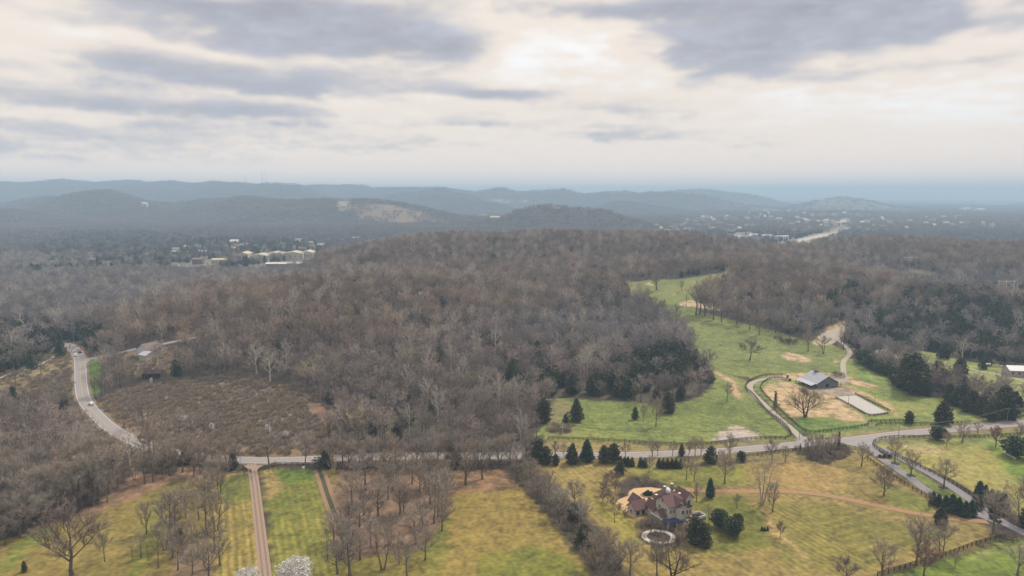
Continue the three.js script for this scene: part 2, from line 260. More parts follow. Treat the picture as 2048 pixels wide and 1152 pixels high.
// lower hillside pasture west of the farm drive
area([138, 143, 76], NONE, [[1072, 872], [1078, 846], [1092, 818], [1108, 797], [1150, 797], [1250, 803], [1330, 810], [1395, 794], [1424, 772], [1420, 742], [1440, 738], [1495, 762], [1500, 785], [1540, 830], [1590, 876], [1560, 884], [1400, 892], [1290, 886], [1100, 882]], { grass: 1 });
area([192, 162, 124], NONE, [[1388, 712], [1400, 722], [1440, 746], [1470, 760], [1480, 775], [1490, 790], [1478, 800], [1466, 790], [1462, 766], [1430, 752], [1394, 722]], { soil: 1 });
area([150, 138, 92], NONE, [[1084, 830], [1110, 800], [1150, 806], [1150, 826], [1110, 850], [1085, 850]], { grass: .5 });
area([182, 168, 150], NONE, [[1420, 880], [1440, 862], [1470, 850], [1496, 856], [1530, 876], [1500, 882], [1440, 884]], { soil: 1 });
area([176, 170, 168], NONE, [[1424, 879], [1440, 868], [1470, 862], [1500, 870], [1510, 879], [1460, 882]], { soil: 1 });
area([120, 105, 80], [0, 0, 200], [[1090, 862], [1106, 850], [1140, 852], [1150, 862], [1120, 870]]);
area([176, 146, 98], NONE, [[1090, 884], [1250, 886], [1400, 894], [1560, 886], [1600, 878], [1600, 886], [1440, 900], [1320, 904], [1096, 902]], { grass: .4 });
// the road's own verges
area([150, 136, 88], NONE, [[1064, 886], [1300, 890], [1560, 878], [1700, 866], [1900, 846], [2120, 818], [2120, 872], [1900, 886], [1740, 902], [1600, 914], [1440, 926], [1240, 938], [1064, 932]], { grass: .5 });
// farm yard
area([146, 150, 84], NONE, [[1500, 762], [1560, 750], [1680, 748], [1700, 716], [1722, 730], [1780, 756], [1834, 790], [1900, 800], [1960, 830], [1962, 846], [1800, 856], [1700, 866], [1640, 872], [1606, 866], [1560, 832], [1514, 786]], { grass: 1 });
area([192, 166, 126], NONE, [[1526, 772], [1560, 760], [1580, 764], [1604, 772], [1650, 784], [1690, 800], [1740, 848], [1690, 842], [1640, 832], [1600, 838], [1580, 834], [1546, 806], [1526, 786]], { soil: 1 });
area([196, 166, 122], NONE, [[1534, 752], [1600, 744], [1680, 746], [1740, 766], [1756, 772], [1740, 778], [1700, 768], [1620, 764], [1560, 758]], { soil: 1 });
area([194, 168, 124], NONE, [[1676, 768], [1700, 772], [1740, 790], [1780, 806], [1800, 832], [1806, 836], [1790, 830], [1750, 800], [1700, 786], [1672, 782]], { soil: 1 });
area([160, 145, 132], NONE, [[1612, 778], [1640, 774], [1684, 774], [1710, 788], [1690, 792], [1640, 788]], { soil: 1 });
area([166, 156, 142], NONE, [[1656, 756], [1676, 750], [1698, 758], [1698, 764], [1676, 766], [1660, 764]], { soil: 1 });
area([120, 142, 62], NONE, [[1580, 852], [1600, 834], [1640, 836], [1690, 846], [1738, 850], [1690, 862], [1640, 868], [1604, 864]], { grass: 1 });
area([165, 145, 95], NONE, [[1640, 874], [1700, 866], [1800, 856], [1960, 848], [1840, 862], [1740, 872], [1660, 878]], { grass: .4 });
area([150, 160, 90], NONE, [[1712, 726], [1740, 738], [1782, 752], [1784, 764], [1740, 764], [1708, 742]], { grass: 1 });
area([116, 146, 66], NONE, [[1712, 730], [1722, 732], [1736, 756], [1750, 768], [1736, 764], [1718, 748]], { grass: 1 });
area([162, 160, 98], NONE, [[1820, 716], [1850, 706], [1900, 724], [2060, 744], [2110, 756], [2110, 826], [2030, 806], [1960, 790], [1890, 772], [1840, 745]], { grass: .8 });
area([168, 172, 96], [20, 10, 0], [[1790, 716], [1800, 700], [1850, 702], [1930, 722], [2060, 736], [1960, 740], [1860, 724]], { grass: .8 });
area([158, 158, 96], NONE, [[1960, 846], [1990, 826], [2110, 822], [2110, 836]], { grass: .8 });
// right pasture, entrance
area([164, 160, 96], NONE, [[1750, 886], [1900, 872], [2110, 858], [2110, 1060], [2040, 1030], [1990, 1006], [1900, 960], [1820, 920]], { grass: .9 });
area([186, 168, 116], NONE, [[1800, 890], [1850, 884], [1900, 900], [1880, 915], [1820, 905]], { grass: .3 });
area([124, 150, 64], NONE, [[1960, 886], [2050, 900], [2110, 930], [2110, 1000], [2040, 970], [1990, 910]], { grass: 1 });
area([126, 140, 66], NONE, [[1750, 903], [1780, 912], [1900, 980], [1950, 1012], [1936, 1016], [1880, 994], [1800, 942], [1755, 908]], { grass: 1 });
// mansion grounds
area([160, 140, 84], NONE, [[1062, 932], [1100, 926], [1220, 924], [1300, 940], [1450, 930], [1600, 914], [1715, 900], [1740, 912], [1860, 990], [1890, 1022], [1960, 1046], [1996, 1078], [1940, 1096], [1750, 1152], [1740, 1190], [1290, 1190], [1240, 1120], [1160, 1016]], { grass: .55, stripe: .8 });
area([140, 140, 66], NONE, [[1240, 950], [1300, 934], [1480, 930], [1500, 960], [1380, 976], [1290, 962]], { grass: 1 });
area([150, 142, 66], NONE, [[1180, 1000], [1216, 1010], [1270, 1050], [1290, 1100], [1250, 1090]], { grass: 1, stripe: 1 });
area([126, 128, 54], NONE, [[1384, 1000], [1480, 990], [1500, 1010], [1520, 1040], [1540, 1090], [1420, 1110], [1390, 1060]], { grass: 1 });
area([138, 130, 64], NONE, [[1540, 1010], [1640, 1005], [1760, 1040], [1880, 1066], [1700, 1152], [1560, 1130]], { grass: .7, stripe: 1 });
area([176, 148, 92], NONE, [[1560, 925], [1640, 920], [1700, 945], [1680, 978], [1580, 978], [1530, 960]], { grass: .4 });
area([132, 134, 64], NONE, [[1760, 960], [1850, 1000], [1880, 1030], [1780, 1010]], { grass: 1 });
area([188, 160, 105], NONE, [[1514, 1020], [1530, 1034], [1580, 1084], [1640, 1150], [1632, 1152], [1560, 1080], [1520, 1040]], { soil: 1 });
area([68, 54, 46], [0, 0, 60], [[1232, 1000], [1240, 966], [1262, 950], [1300, 960], [1370, 978], [1330, 982], [1280, 976], [1258, 990], [1252, 1004], [1240, 1010]]);
area([80, 66, 50], [0, 0, 120], [[1276, 1050], [1290, 1036], [1330, 1052], [1380, 1046], [1384, 1080], [1340, 1098], [1290, 1090]]);
area([122, 142, 56], NONE, [[1745, 1165], [1830, 1132], [1950, 1098], [2010, 1078], [2110, 1080], [2110, 1200], [1740, 1200]], { grass: 1 });
area([176, 170, 110], NONE, [[1934, 1118], [1960, 1104], [2010, 1088], [2010, 1092], [1962, 1112], [1938, 1124]], { soil: 1 });
// fields south of the road
area([146, 130, 68], NONE, [[-60, 1200], [-30, 1096], [60, 1056], [120, 1036], [190, 1018], [240, 982], [290, 940], [340, 926], [410, 930], [440, 946], [440, 1060], [430, 1200]], { grass: .6 });
area([152, 118, 92], NONE, [[130, 1034], [190, 1010], [230, 978], [280, 932], [330, 922], [420, 930], [440, 944], [400, 962], [340, 965], [300, 985], [230, 1010], [180, 1030]], { soil: 1 });
area([118, 132, 56], NONE, [[0, 1140], [20, 1090], [90, 1052], [110, 1066], [60, 1100], [30, 1145]], { grass: 1 });
area([124, 130, 56], NONE, [[240, 1190], [260, 1130], [300, 1030], [320, 1020], [320, 1060], [290, 1140], [320, 1190]], { grass: 1 });
area([140, 116, 88], NONE, [[340, 1200], [350, 1110], [400, 1060], [440, 1080], [432, 1200]], { soil: .7 });
area([164, 144, 76], NONE, [[428, 946], [500, 940], [512, 1010], [528, 1200], [420, 1200]], { grass: .5, stripe: 2 });
area([124, 128, 56], NONE, [[430, 960], [500, 944], [508, 1000], [440, 1010]], { grass: 1, stripe: 1.4 });
area([134, 136, 56], NONE, [[522, 938], [642, 938], [672, 1040], [678, 1200], [552, 1200], [534, 1060]], { grass: .8, stripe: 1.2 });
area([110, 136, 48], NONE, [[548, 938], [640, 938], [636, 958], [570, 966]], { grass: 1 });
area([172, 148, 92], NONE, [[524, 944], [552, 944], [576, 970], [560, 990], [532, 1000]], { grass: .4, stripe: 1 });
area([146, 118, 84], NONE, [[630, 940], [668, 940], [690, 1000], [690, 1050], [668, 1040], [646, 990]], { soil: 1 });
area([150, 136, 60], NONE, [[650, 940], [690, 940], [700, 970], [684, 980], [662, 968]], { grass: .6 });
area([136, 110, 88], NONE, [[668, 940], [930, 938], [960, 944], [920, 984], [880, 1004], [874, 1060], [850, 1110], [690, 1120], [680, 1060]], { soil: .8 });
area([136, 128, 62], NONE, [[670, 1200], [672, 1120], [760, 1110], [850, 1100], [860, 1200]], { grass: .7 });
area([158, 138, 72], NONE, [[926, 946], [1000, 936], [1052, 986], [1122, 1062], [1214, 1190], [830, 1200], [850, 1110], [888, 1040], [904, 990]], { grass: .5 });
area([150, 116, 84], NONE, [[900, 946], [1000, 936], [1036, 972], [1000, 982], [930, 985], [890, 1000]], { soil: .8 });
area([126, 128, 54], NONE, [[840, 1120], [880, 1040], [900, 1030], [900, 1100], [850, 1190]], { grass: 1 });
area([132, 134, 54], NONE, [[960, 1110], [1060, 1090], [1130, 1110], [1190, 1165], [960, 1190]], { grass: .9 });
area([84, 78, 56], [135, 36, 230], [[1012, 926], [1040, 930], [1102, 978], [1160, 1038], [1218, 1094], [1274, 1170], [1226, 1190], [1126, 1070], [1052, 984]]);
area([110, 98, 76], [10, 6, 190], [[-60, 762], [60, 738], [128, 704], [152, 716], [152, 744], [104, 796], [40, 826], [-60, 850]]);
area([124, 108, 84], [14, 0, 60], [[236, 712], [262, 700], [340, 688], [356, 736], [334, 754], [262, 756], [240, 740]]);
// around the curve of the road and the scrubby meadow
area([104, 92, 74], [16, 6, 150], [[96, 700], [150, 706], [156, 770], [184, 838], [240, 884], [300, 906], [360, 918], [350, 950], [265, 946], [180, 914], [126, 866], [98, 792]]);
area([112, 142, 52], NONE, [[174, 724], [203, 713], [206, 740], [204, 780], [184, 796], [176, 770], [174, 745]], { grass: 1 });
area([140, 124, 92], [30, 10, 60], [[-20, 775], [60, 742], [130, 700], [152, 706], [150, 730], [110, 742], [40, 780], [-20, 800]]);
area([134, 122, 104], [3, 2, 225], [[206, 800], [262, 776], [330, 757], [450, 757], [560, 770], [640, 800], [690, 836], [650, 884], [560, 892], [450, 888], [330, 862], [250, 846]]);
area([136, 112, 82], [0, 0, 130], [[196, 806], [226, 816], [290, 856], [380, 886], [480, 894], [640, 890], [720, 896], [720, 908], [560, 914], [440, 912], [330, 896], [250, 866], [205, 830]]);
area([138, 110, 84], [30, 0, 40], [[596, 800], [640, 806], [676, 834], [670, 862], [650, 850], [620, 820]]);
area([148, 142, 78], [10, 0, 10], [[262, 712], [292, 702], [318, 708], [310, 722], [280, 724]], { grass: .8 });
area([128, 110, 82], [60, 0, 60], [[270, 730], [330, 716], [350, 730], [330, 752], [280, 752]]);
area([70, 60, 48], [120, 10, 160], [[620, 924], [1000, 922], [1050, 926], [1010, 938], [640, 940]]);
area([70, 60, 48], [200, 30, 120], [[280, 910], [330, 905], [470, 930], [490, 938], [410, 934], [320, 930]]);
area([62, 54, 44], [0, 8, 220], [[1588, 900], [1680, 888], [1704, 898], [1690, 916], [1650, 930], [1612, 920]]);

// roads and lanes, also as sight lines along their middle
const roads = {
  main: [[118, 688], [136, 692], [150, 701], [158, 714], [161, 740], [162, 770], [169, 800], [188, 825], [214, 850], [250, 873], [300, 894], [380, 912], [480, 920], [560, 921], [640, 918], [760, 914], [900, 912], [1060, 911], [1200, 911], [1330, 908], [1450, 902], [1600, 889], [1700, 880], [1800, 868], [1900, 859], [2048, 846], [2160, 836]],
  side: [[164, 722], [185, 717], [215, 711], [262, 700], [320, 689], [380, 677], [420, 668]],
  farm: [[1612, 886], [1582, 857], [1546, 826], [1516, 797], [1500, 778], [1506, 765], [1530, 758], [1576, 757]],
  upper: [[1688, 752], [1687, 724], [1700, 706], [1691, 692], [1676, 678], [1680, 664], [1684, 652]],
  dl: [[1722, 888], [1742, 898], [1762, 916], [1806, 946], [1868, 990], [1910, 1012], [1960, 1030], [2000, 1046]],
  dr: [[1728, 886], [1756, 895], [1800, 916], [1868, 952], [1936, 996], [1974, 1024], [2012, 1048], [2070, 1076], [2140, 1110]],
  mansion: [[1372, 980], [1430, 982], [1500, 983], [1570, 983], [1640, 989], [1720, 1004], [1800, 1021], [1880, 1034], [1975, 1044]],
  lane: [[503, 928], [508, 960], [513, 1000], [519, 1050], [526, 1110], [533, 1170], [540, 1240]],
  hill: [[1776, 714], [1806, 718], [1850, 722], [1900, 731], [1960, 742], [2010, 752], [2080, 772]],
  west: [[-40, 770], [0, 756], [60, 737], [104, 716], [128, 702]],
  highway: [[1500, 501], [1540, 494], [1580, 486], [1640, 472], [1676, 465], [1690, 458], [1692, 449], [1684, 441]],
};
const curveOf = (pts) => new THREE.CatmullRomCurve3(pts.map(([x, y]) => { const p = at(x, y); p.y = 0; return p; }), false, 'centripetal');
const curves = Object.fromEntries(Object.entries(roads).map(([k, p]) => [k, curveOf(p)]));
const ROADW = { main: 7.2, side: 5, farm: 3.8, upper: 3.6, dl: 4.4, dr: 4.4, mansion: 3.6, lane: 4, hill: 3, west: 3, highway: 30 };

// maps: colour with kind of cover, and density of plants, drawn from above in metres
const clearings = [];                                                   // circles kept free of scattered plants
function density(a) { return a.dens; }
function planFromAbove(x0, z0, x1, z1, N, what) {
  const cv = document.createElement('canvas'); cv.width = cv.height = N; const g = cv.getContext('2d');
  const X = (x) => (x - x0) / (x1 - x0) * N, Z = (z) => (z - z0) / (z1 - z0) * N, css = (a) => 'rgb(' + a.map(v => Math.round(clamp(v, 0, 255))).join(',') + ')';
  g.fillStyle = css(what({ rgb: [74, 62, 53], dens: [255, 12, 0] })); g.fillRect(0, 0, N, N);
  for (const a of areas) { g.fillStyle = css(what(a)); g.beginPath(); a.pts.forEach(([x, z], i) => i ? g.lineTo(X(x), Z(z)) : g.moveTo(X(x), Z(z))); g.closePath(); g.fill(); }
  if (what === density) for (const k in curves) { g.strokeStyle = 'rgb(0,0,0)'; g.lineWidth = (ROADW[k] + 4) / (x1 - x0) * N; g.beginPath(); curves[k].getPoints(160).forEach((p, i) => i ? g.lineTo(X(p.x), Z(p.z)) : g.moveTo(X(p.x), Z(p.z))); g.stroke(); }
  return g.getImageData(0, 0, N, N).data;
}
const ZONES = [[-450, -1000, 510, -150, 2048], [-2600, -5200, 2600, 60, 2048], [-9600, -20000, 9600, 200, 2048]];
const look = (a) => a.rgb, kindOf = (a) => [(a.grass || 0) * 200, (a.stripe || 0) * 100, (a.soil || 0) * 200];
const fieldDir = at(533, 1120).sub(at(508, 960)), FA = Math.atan2(fieldDir.x, fieldDir.z);   // the mown stripes run along the lane
const mowDir = Math.atan2(1, -0.62);
function zoneTexture([x0, z0, x1, z1, N], z) {
  const C = planFromAbove(x0, z0, x1, z1, N, look), Kd = planFromAbove(x0, z0, x1, z1, N, kindOf), out = new Uint8Array(N * N * 4), mx = (x1 - x0) / N, mz = (z1 - z0) / N;
  const wob = z === 0 ? 3.2 : z === 1 ? 9 : 30, k = ALB;
  for (let j = 0; j < N; j++) for (let i = 0; i < N; i++) {
    const x = x0 + (i + .5) * mx, zz = z0 + (j + .5) * mz;
    const na = fbm(x / 22, zz / 22, 3), nb = fbm(x / 22 + 40, zz / 22 - 70, 3), f1 = z < 2 ? noise(x / 1.7, zz / 1.7) : 0, f2 = z < 2 ? noise(x / 4.3 + 9, zz / 4.3) : 0;
    let r = 0, g = 0, b = 0, gr = 0, st = 0, so = 0;
    for (let s = 0; s < 4; s++) {                                        // soft, uneven borders
      const ox = (na + f2 * .5) * wob + ((s & 1) - .5) * wob * .55, oz = (nb + f1 * .5) * wob + ((s >> 1) - .5) * wob * .55;
      const a = clamp(Math.floor(i + ox / mx), 0, N - 1), c = clamp(Math.floor(j + oz / mz), 0, N - 1), o = (c * N + a) * 4;
      r += C[o]; g += C[o + 1]; b += C[o + 2]; gr += Kd[o]; st += Kd[o + 1]; so += Kd[o + 2];
    }
    r /= 4; g /= 4; b /= 4; gr /= 800; st /= 400; so /= 800;
    const big = fbm(x / 60, zz / 60, 4), mid = fbm(x / 9 + 5, zz / 9 + 3, 4);
    // grass: dry straw and fresh green in patches
    const dry = clamp(gr * (big * 1.1 + mid * .6 + (zz > -330 ? .1 : -.06)), -1, 1);
    if (dry > 0) { r = lerp(r, 176, dry * .65); g = lerp(g, 154, dry * .65); b = lerp(b, 92, dry * .65); } else { r = lerp(r, 98, -dry * .65); g = lerp(g, 110, -dry * .65); b = lerp(b, 44, -dry * .65); }
    if (st > .02 && z === 0) {                                           // mowing stripes
      const q = x < 120 ? x * Math.cos(FA) - zz * Math.sin(FA) : x * .42 + zz * .91;
      const per = x < 120 ? 2.6 : 4.2, ph = q / per + mid * .35 + big * .5, s = Math.sin(ph * 6.283) * .6 + noise(q * 1.3, (x + zz) / 60) * .9, a = clamp(st * .36 * s * (0.55 + 1.2 * Math.max(0, big + .25)), -.5, .6);
      if (a > 0) { r = lerp(r, 206, a); g = lerp(g, 180, a); b = lerp(b, 112, a); } else { r = lerp(r, 96, -a); g = lerp(g, 104, -a); b = lerp(b, 40, -a); }
    }
    if (so > .02) { const e = clamp(so * (mid * 1.2 + f2 * .25), -.5, .5); if (e > 0) { r = lerp(r, 210, e * .5); g = lerp(g, 184, e * .5); b = lerp(b, 146, e * .5); } else { r = lerp(r, 112, -e); g = lerp(g, 108, -e); b = lerp(b, 62, -e); } }
    b *= 1 - gr * (zz > -330 ? .14 : .1); if (zz <= -330) r *= 1 - gr * .06; const v = (gr > .02 ? .83 : 1) + mid * .26 + f1 * .36 + f2 * .24 + big * .14 + (z === 2 ? fbm(x / 300, zz / 300, 3) * .5 : 0), o = (j * N + i) * 4;
    out[o] = srgb(lin(r) * k * v); out[o + 1] = srgb(lin(g) * k * v); out[o + 2] = srgb(lin(b) * k * v); out[o + 3] = 255;
  }
  const t = new THREE.DataTexture(out, N, N, THREE.RGBAFormat); t.colorSpace = THREE.SRGBColorSpace; t.magFilter = t.minFilter = THREE.LinearFilter; t.needsUpdate = true; return t;
}
{
  const inZone = (q, x, z) => x >= ZONES[q][0] && x <= ZONES[q][2] && z >= ZONES[q][1] && z <= ZONES[q][3];
  const idx = [[], [], []], vid = [new Map(), new Map(), new Map()], pos = [], nor = [], uv = [];
  const V = (q, i, j) => {
    const key = j * NX + i; let n = vid[q].get(key); if (n !== undefined) return n;
    n = pos.length / 3; vid[q].set(key, n); const x = GX[i], z = GZ[j], Z = ZONES[q]; pos.push(x, GH[key], z);
    const i0 = Math.max(0, i - 1), i1 = Math.min(NX - 1, i + 1), j0 = Math.max(0, j - 1), j1 = Math.min(NZ - 1, j + 1);
    const nx = -(GH[j * NX + i1] - GH[j * NX + i0]) / (GX[i1] - GX[i0]), nz = -(GH[j1 * NX + i] - GH[j0 * NX + i]) / (GZ[j1] - GZ[j0]), l = Math.hypot(nx, 1, nz);
    nor.push(nx / l, 1 / l, nz / l); uv.push((x - Z[0]) / (Z[2] - Z[0]), (z - Z[1]) / (Z[3] - Z[1])); return n;
  };
  for (let j = 0; j + 1 < NZ; j++) for (let i = 0; i + 1 < NX; i++) {
    let q = 2; for (let k = 1; k >= 0; k--) if (inZone(k, GX[i], GZ[j]) && inZone(k, GX[i + 1], GZ[j + 1])) q = k;
    const a = V(q, i, j), b = V(q, i + 1, j), c = V(q, i, j + 1), d = V(q, i + 1, j + 1);
    idx[q].push(a, c, b, b, c, d);
  }
  const g = new THREE.BufferGeometry(); g.setAttribute('position', new THREE.Float32BufferAttribute(pos, 3)); g.setAttribute('normal', new THREE.Float32BufferAttribute(nor, 3)); g.setAttribute('uv', new THREE.Float32BufferAttribute(uv, 2));
  g.setIndex([...idx[0]].concat(idx[1], idx[2])); let s = 0; idx.forEach((a, q) => { g.addGroup(s, a.length, q); s += a.length; });
  struct('ground', g, ZONES.map((Z, q) => new THREE.MeshStandardMaterial({ name: ['field_ground', 'valley_ground', 'distant_ground'][q], map: zoneTexture(Z, q), roughness: 1 })));
}
const DZ = ZONES[1], DN = 2048, DENS = planFromAbove(...DZ, density);
const DZ0 = ZONES[0], DENS0 = planFromAbove(...DZ0, density);
function cover(x, z) {
  const inner = x > DZ0[0] && x < DZ0[2] && z > DZ0[1] && z < DZ0[3], Z = inner ? DZ0 : DZ, A = inner ? DENS0 : DENS;
  const i = clamp(Math.floor((x - Z[0]) / (Z[2] - Z[0]) * DN), 0, DN - 1), j = clamp(Math.floor((z - Z[1]) / (Z[3] - Z[1]) * DN), 0, DN - 1), o = (j * DN + i) * 4;
  return [A[o] / 255, A[o + 1] / 255, A[o + 2] / 255];
}

// ------------------------------------------------------------------ roads: sheets laid on the ground
function grain(seed, lo, hi, sc, N = 256) { const d = new Uint8Array(N * N * 4); for (let j = 0; j < N; j++) for (let i = 0; i < N; i++) { const t = i / N, u = j / N, n = (1 - t) * fbm(i / sc + seed, j / sc, 4) + t * fbm((i - N) / sc + seed, j / sc, 4), m = (1 - u) * n + u * ((1 - t) * fbm(i / sc + seed, (j - N) / sc, 4) + t * fbm((i - N) / sc + seed, (j - N) / sc, 4)), v = clamp(lerp(lo, hi, .5 + m), 0, 1) * 255, o = (j * N + i) * 4; d[o] = d[o + 1] = d[o + 2] = v; d[o + 3] = 255; } const tx = new THREE.DataTexture(d, N, N, THREE.RGBAFormat); tx.wrapS = tx.wrapT = THREE.RepeatWrapping; tx.magFilter = tx.minFilter = THREE.LinearFilter; tx.needsUpdate = true; return tx; }
const GRAIN = grain(3, .62, 1.25, 24), GRAIN2 = grain(8, .4, 1.4, 14);
function strip(curve, from, to, dy, t0 = 0, t1 = 1, step = 2, dash) {    // part of a road between two offsets from its middle
  const L = curve.getLength(), n = Math.max(2, Math.ceil(L * (t1 - t0) / step)), p = [], u = [], ix = [], cross = Math.max(1, Math.ceil((to - from) / 1.8));
  curve.arcLengthDivisions = 400; curve.updateArcLengths();
  for (let i = 0; i <= n; i++) {
    const t = t0 + (t1 - t0) * i / n, c = curve.getPointAt(t), d = curve.getTangentAt(t), nx = -d.z, nz = d.x, l = Math.hypot(nx, nz);
    for (let k = 0; k <= cross; k++) { const o = lerp(from, to, k / cross), x = c.x + nx / l * o, z = c.z + nz / l * o; p.push(x, ground(x, z) + dy, z); u.push(o / 9, t * L / 9); }
    if (i < n && !(dash && i % dash[0] >= dash[1])) for (let k = 0; k < cross; k++) { const a = i * (cross + 1) + k, b = a + cross + 1; ix.push(a, a + 1, b, a + 1, b + 1, b); }
  }
  const g = new THREE.BufferGeometry(); g.setAttribute('position', new THREE.Float32BufferAttribute(p, 3)); g.setAttribute('uv', new THREE.Float32BufferAttribute(u, 2)); g.setIndex(ix); g.computeVertexNormals(); return g;
}
const asphalt = std('worn_asphalt', col(166, 160, 160), .9, { map: GRAIN }), drive = std('drive_asphalt', col(150, 146, 150), .9, { map: GRAIN }), paint = std('road_paint', col(225, 222, 216), .7), yellow = std('yellow_paint', col(196, 168, 92), .7);
const gravel = std('pale_gravel', col(190, 180, 164), 1, { map: GRAIN }), sandy = std('sandy_gravel', col(178, 140, 104), 1, { map: GRAIN }), dirt = std('dirt_lane', col(178, 154, 134), 1, { map: GRAIN2 }), rutm = std('dirt_rut', col(152, 128, 112), 1, { map: GRAIN2 });
struct('road_shoulder', strip(curves.main, -5.2, 5.2, .06), std('gravel_shoulder', col(146, 130, 108), 1, { map: GRAIN2 }));
const road = (name, k, m, dy) => struct(name, strip(curves[k], -ROADW[k] / 2, ROADW[k] / 2, dy), m);
const main = road('road', 'main', asphalt, .12);
put('edge_line', strip(curves.main, -3.45, -3.2, .126), paint, main); put('edge_line', strip(curves.main, 3.2, 3.45, .126), paint, main);
put('centre_line', strip(curves.main, -.22, -.07, .126), yellow, main); put('centre_line', strip(curves.main, .07, .22, .126), yellow, main);
road('side_road', 'side', asphalt, .10); road('farm_drive', 'farm', gravel, .10); road('upper_drive', 'upper', gravel, .08);
road('entrance_drive', 'dl', drive, .104); const dr = road('entrance_drive', 'dr', drive, .096); road('mansion_drive', 'mansion', sandy, .09);
const lane = road('dirt_lane', 'lane', dirt, .08); put('wheel_rut', strip(curves.lane, -1.15, -.5, .087), rutm, lane); put('wheel_rut', strip(curves.lane, .5, 1.15, .087), rutm, lane);
{ const c = curveOf([[638, 940], [646, 960], [656, 992], [668, 1024], [680, 1060], [690, 1100]]); struct('field_track', strip(c, -2.6, 2.6, .05), std('track_soil', col(168, 136, 106), 1, { map: GRAIN2 })); struct('field_ditch', strip(c, -.9, .9, .058), std('ditch_grass', col(84, 84, 52), 1, { map: GRAIN2 })); }
road('hill_drive', 'hill', gravel, .08); road('west_lane', 'west', gravel, .08); road('highway', 'highway', std('highway_concrete', col(196, 186, 176), .9), .3);
// flat sheets bounded by sight lines: the sand arena, the round pen, junction aprons, the mansion's court
function sheet(name, pts, m, dy, smooth) {
  let w = pts.map(([x, y]) => at(x, y)); if (smooth) { const c = new THREE.CatmullRomCurve3(w, true, 'centripetal'); w = c.getPoints(64).slice(0, -1); }
  const tris = THREE.ShapeUtils.triangulateShape(w.map(p => new THREE.Vector2(p.x, p.z)), []), p = [], u = [];
  const emit = (a, b, c, d) => { if (d < 5 && Math.max(a.distanceTo(b), b.distanceTo(c), c.distanceTo(a)) > 3) { const ab = a.clone().lerp(b, .5), bc = b.clone().lerp(c, .5), ca = c.clone().lerp(a, .5); emit(a, ab, ca, d + 1); emit(ab, b, bc, d + 1); emit(ca, bc, c, d + 1); emit(ab, bc, ca, d + 1); return; } for (const q of [a, b, c]) { p.push(q.x, ground(q.x, q.z) + dy, q.z); u.push(q.x / 9, q.z / 9); } };
  for (const [a, b, c] of tris) emit(w[a], w[c], w[b], 0);
  const g = new THREE.BufferGeometry(); g.setAttribute('position', new THREE.Float32BufferAttribute(p, 3)); g.setAttribute('uv', new THREE.Float32BufferAttribute(u, 2)); g.computeVertexNormals(); return struct(name, g, m);
}
sheet('riding_arena', [[1674, 794], [1712, 791], [1776, 826], [1740, 830]], std('arena_sand', col(206, 200, 196), 1, { map: GRAIN }), .12);
sheet('round_pen', [[1658, 758], [1672, 753], [1690, 756], [1699, 761], [1686, 765], [1668, 764]], std('pen_sand', col(176, 168, 154), 1, { map: GRAIN }), .11, true);
sheet('road_apron', [[1664, 884], [1700, 880], [1760, 874], [1745, 888], [1742, 902], [1716, 894]], asphalt, .132);
sheet('road_apron', [[1588, 892], [1628, 888], [1612, 874], [1598, 872]], asphalt, .132);
sheet('road_apron', [[160, 714], [170, 716], [192, 714], [176, 724], [166, 734]], asphalt, .132);
sheet('lane_apron', [[486, 931], [526, 931], [512, 942], [502, 942]], dirt, .09);
sheet('gravel_turnaround', [[1640, 676], [1664, 660], [1688, 650], [1690, 662], [1680, 676], [1660, 688]], gravel, .06, true);
sheet('farmhouse_yard', [[1766, 722], [1790, 714], [1812, 716], [1800, 724]], gravel, .09);
sheet('motor_court', [[1226, 1005], [1254, 992], [1257, 984], [1268, 977], [1300, 975], [1330, 979], [1362, 981], [1352, 996], [1316, 1006], [1290, 1028], [1266, 1036], [1256, 1030]], std('court_gravel', col(222, 188, 140), 1, { map: GRAIN }), .13);
sheet('terrace_paving', [[1300, 1040], [1330, 1056], [1380, 1050], [1384, 1040], [1350, 1034], [1320, 1030]], std('terrace_stone', col(176, 150, 124), .9, { map: GRAIN }), .10);
// ------------------------------------------------------------------ plants: a bare tree grows limbs, branches and twigs; an evergreen carries sprays through its crown
const V3 = (x, y, z) => [x, y, z], add = (a, b, s = 1) => [a[0] + b[0] * s, a[1] + b[1] * s, a[2] + b[2] * s], mixv = (a, b, t) => [0, 1, 2].map(i => a[i] + (b[i] - a[i]) * t);
const unit = (a) => { const l = Math.hypot(...a) || 1; return a.map(q => q / l); };
const randDir = (r) => { const y = r() * 2 - 1, a = r() * 6.28318, s = Math.sqrt(1 - y * y); return [s * Math.cos(a), y, s * Math.sin(a)]; };
const C3 = (r, g, b, k = ALB) => [lin(r) * k, lin(g) * k, lin(b) * k];
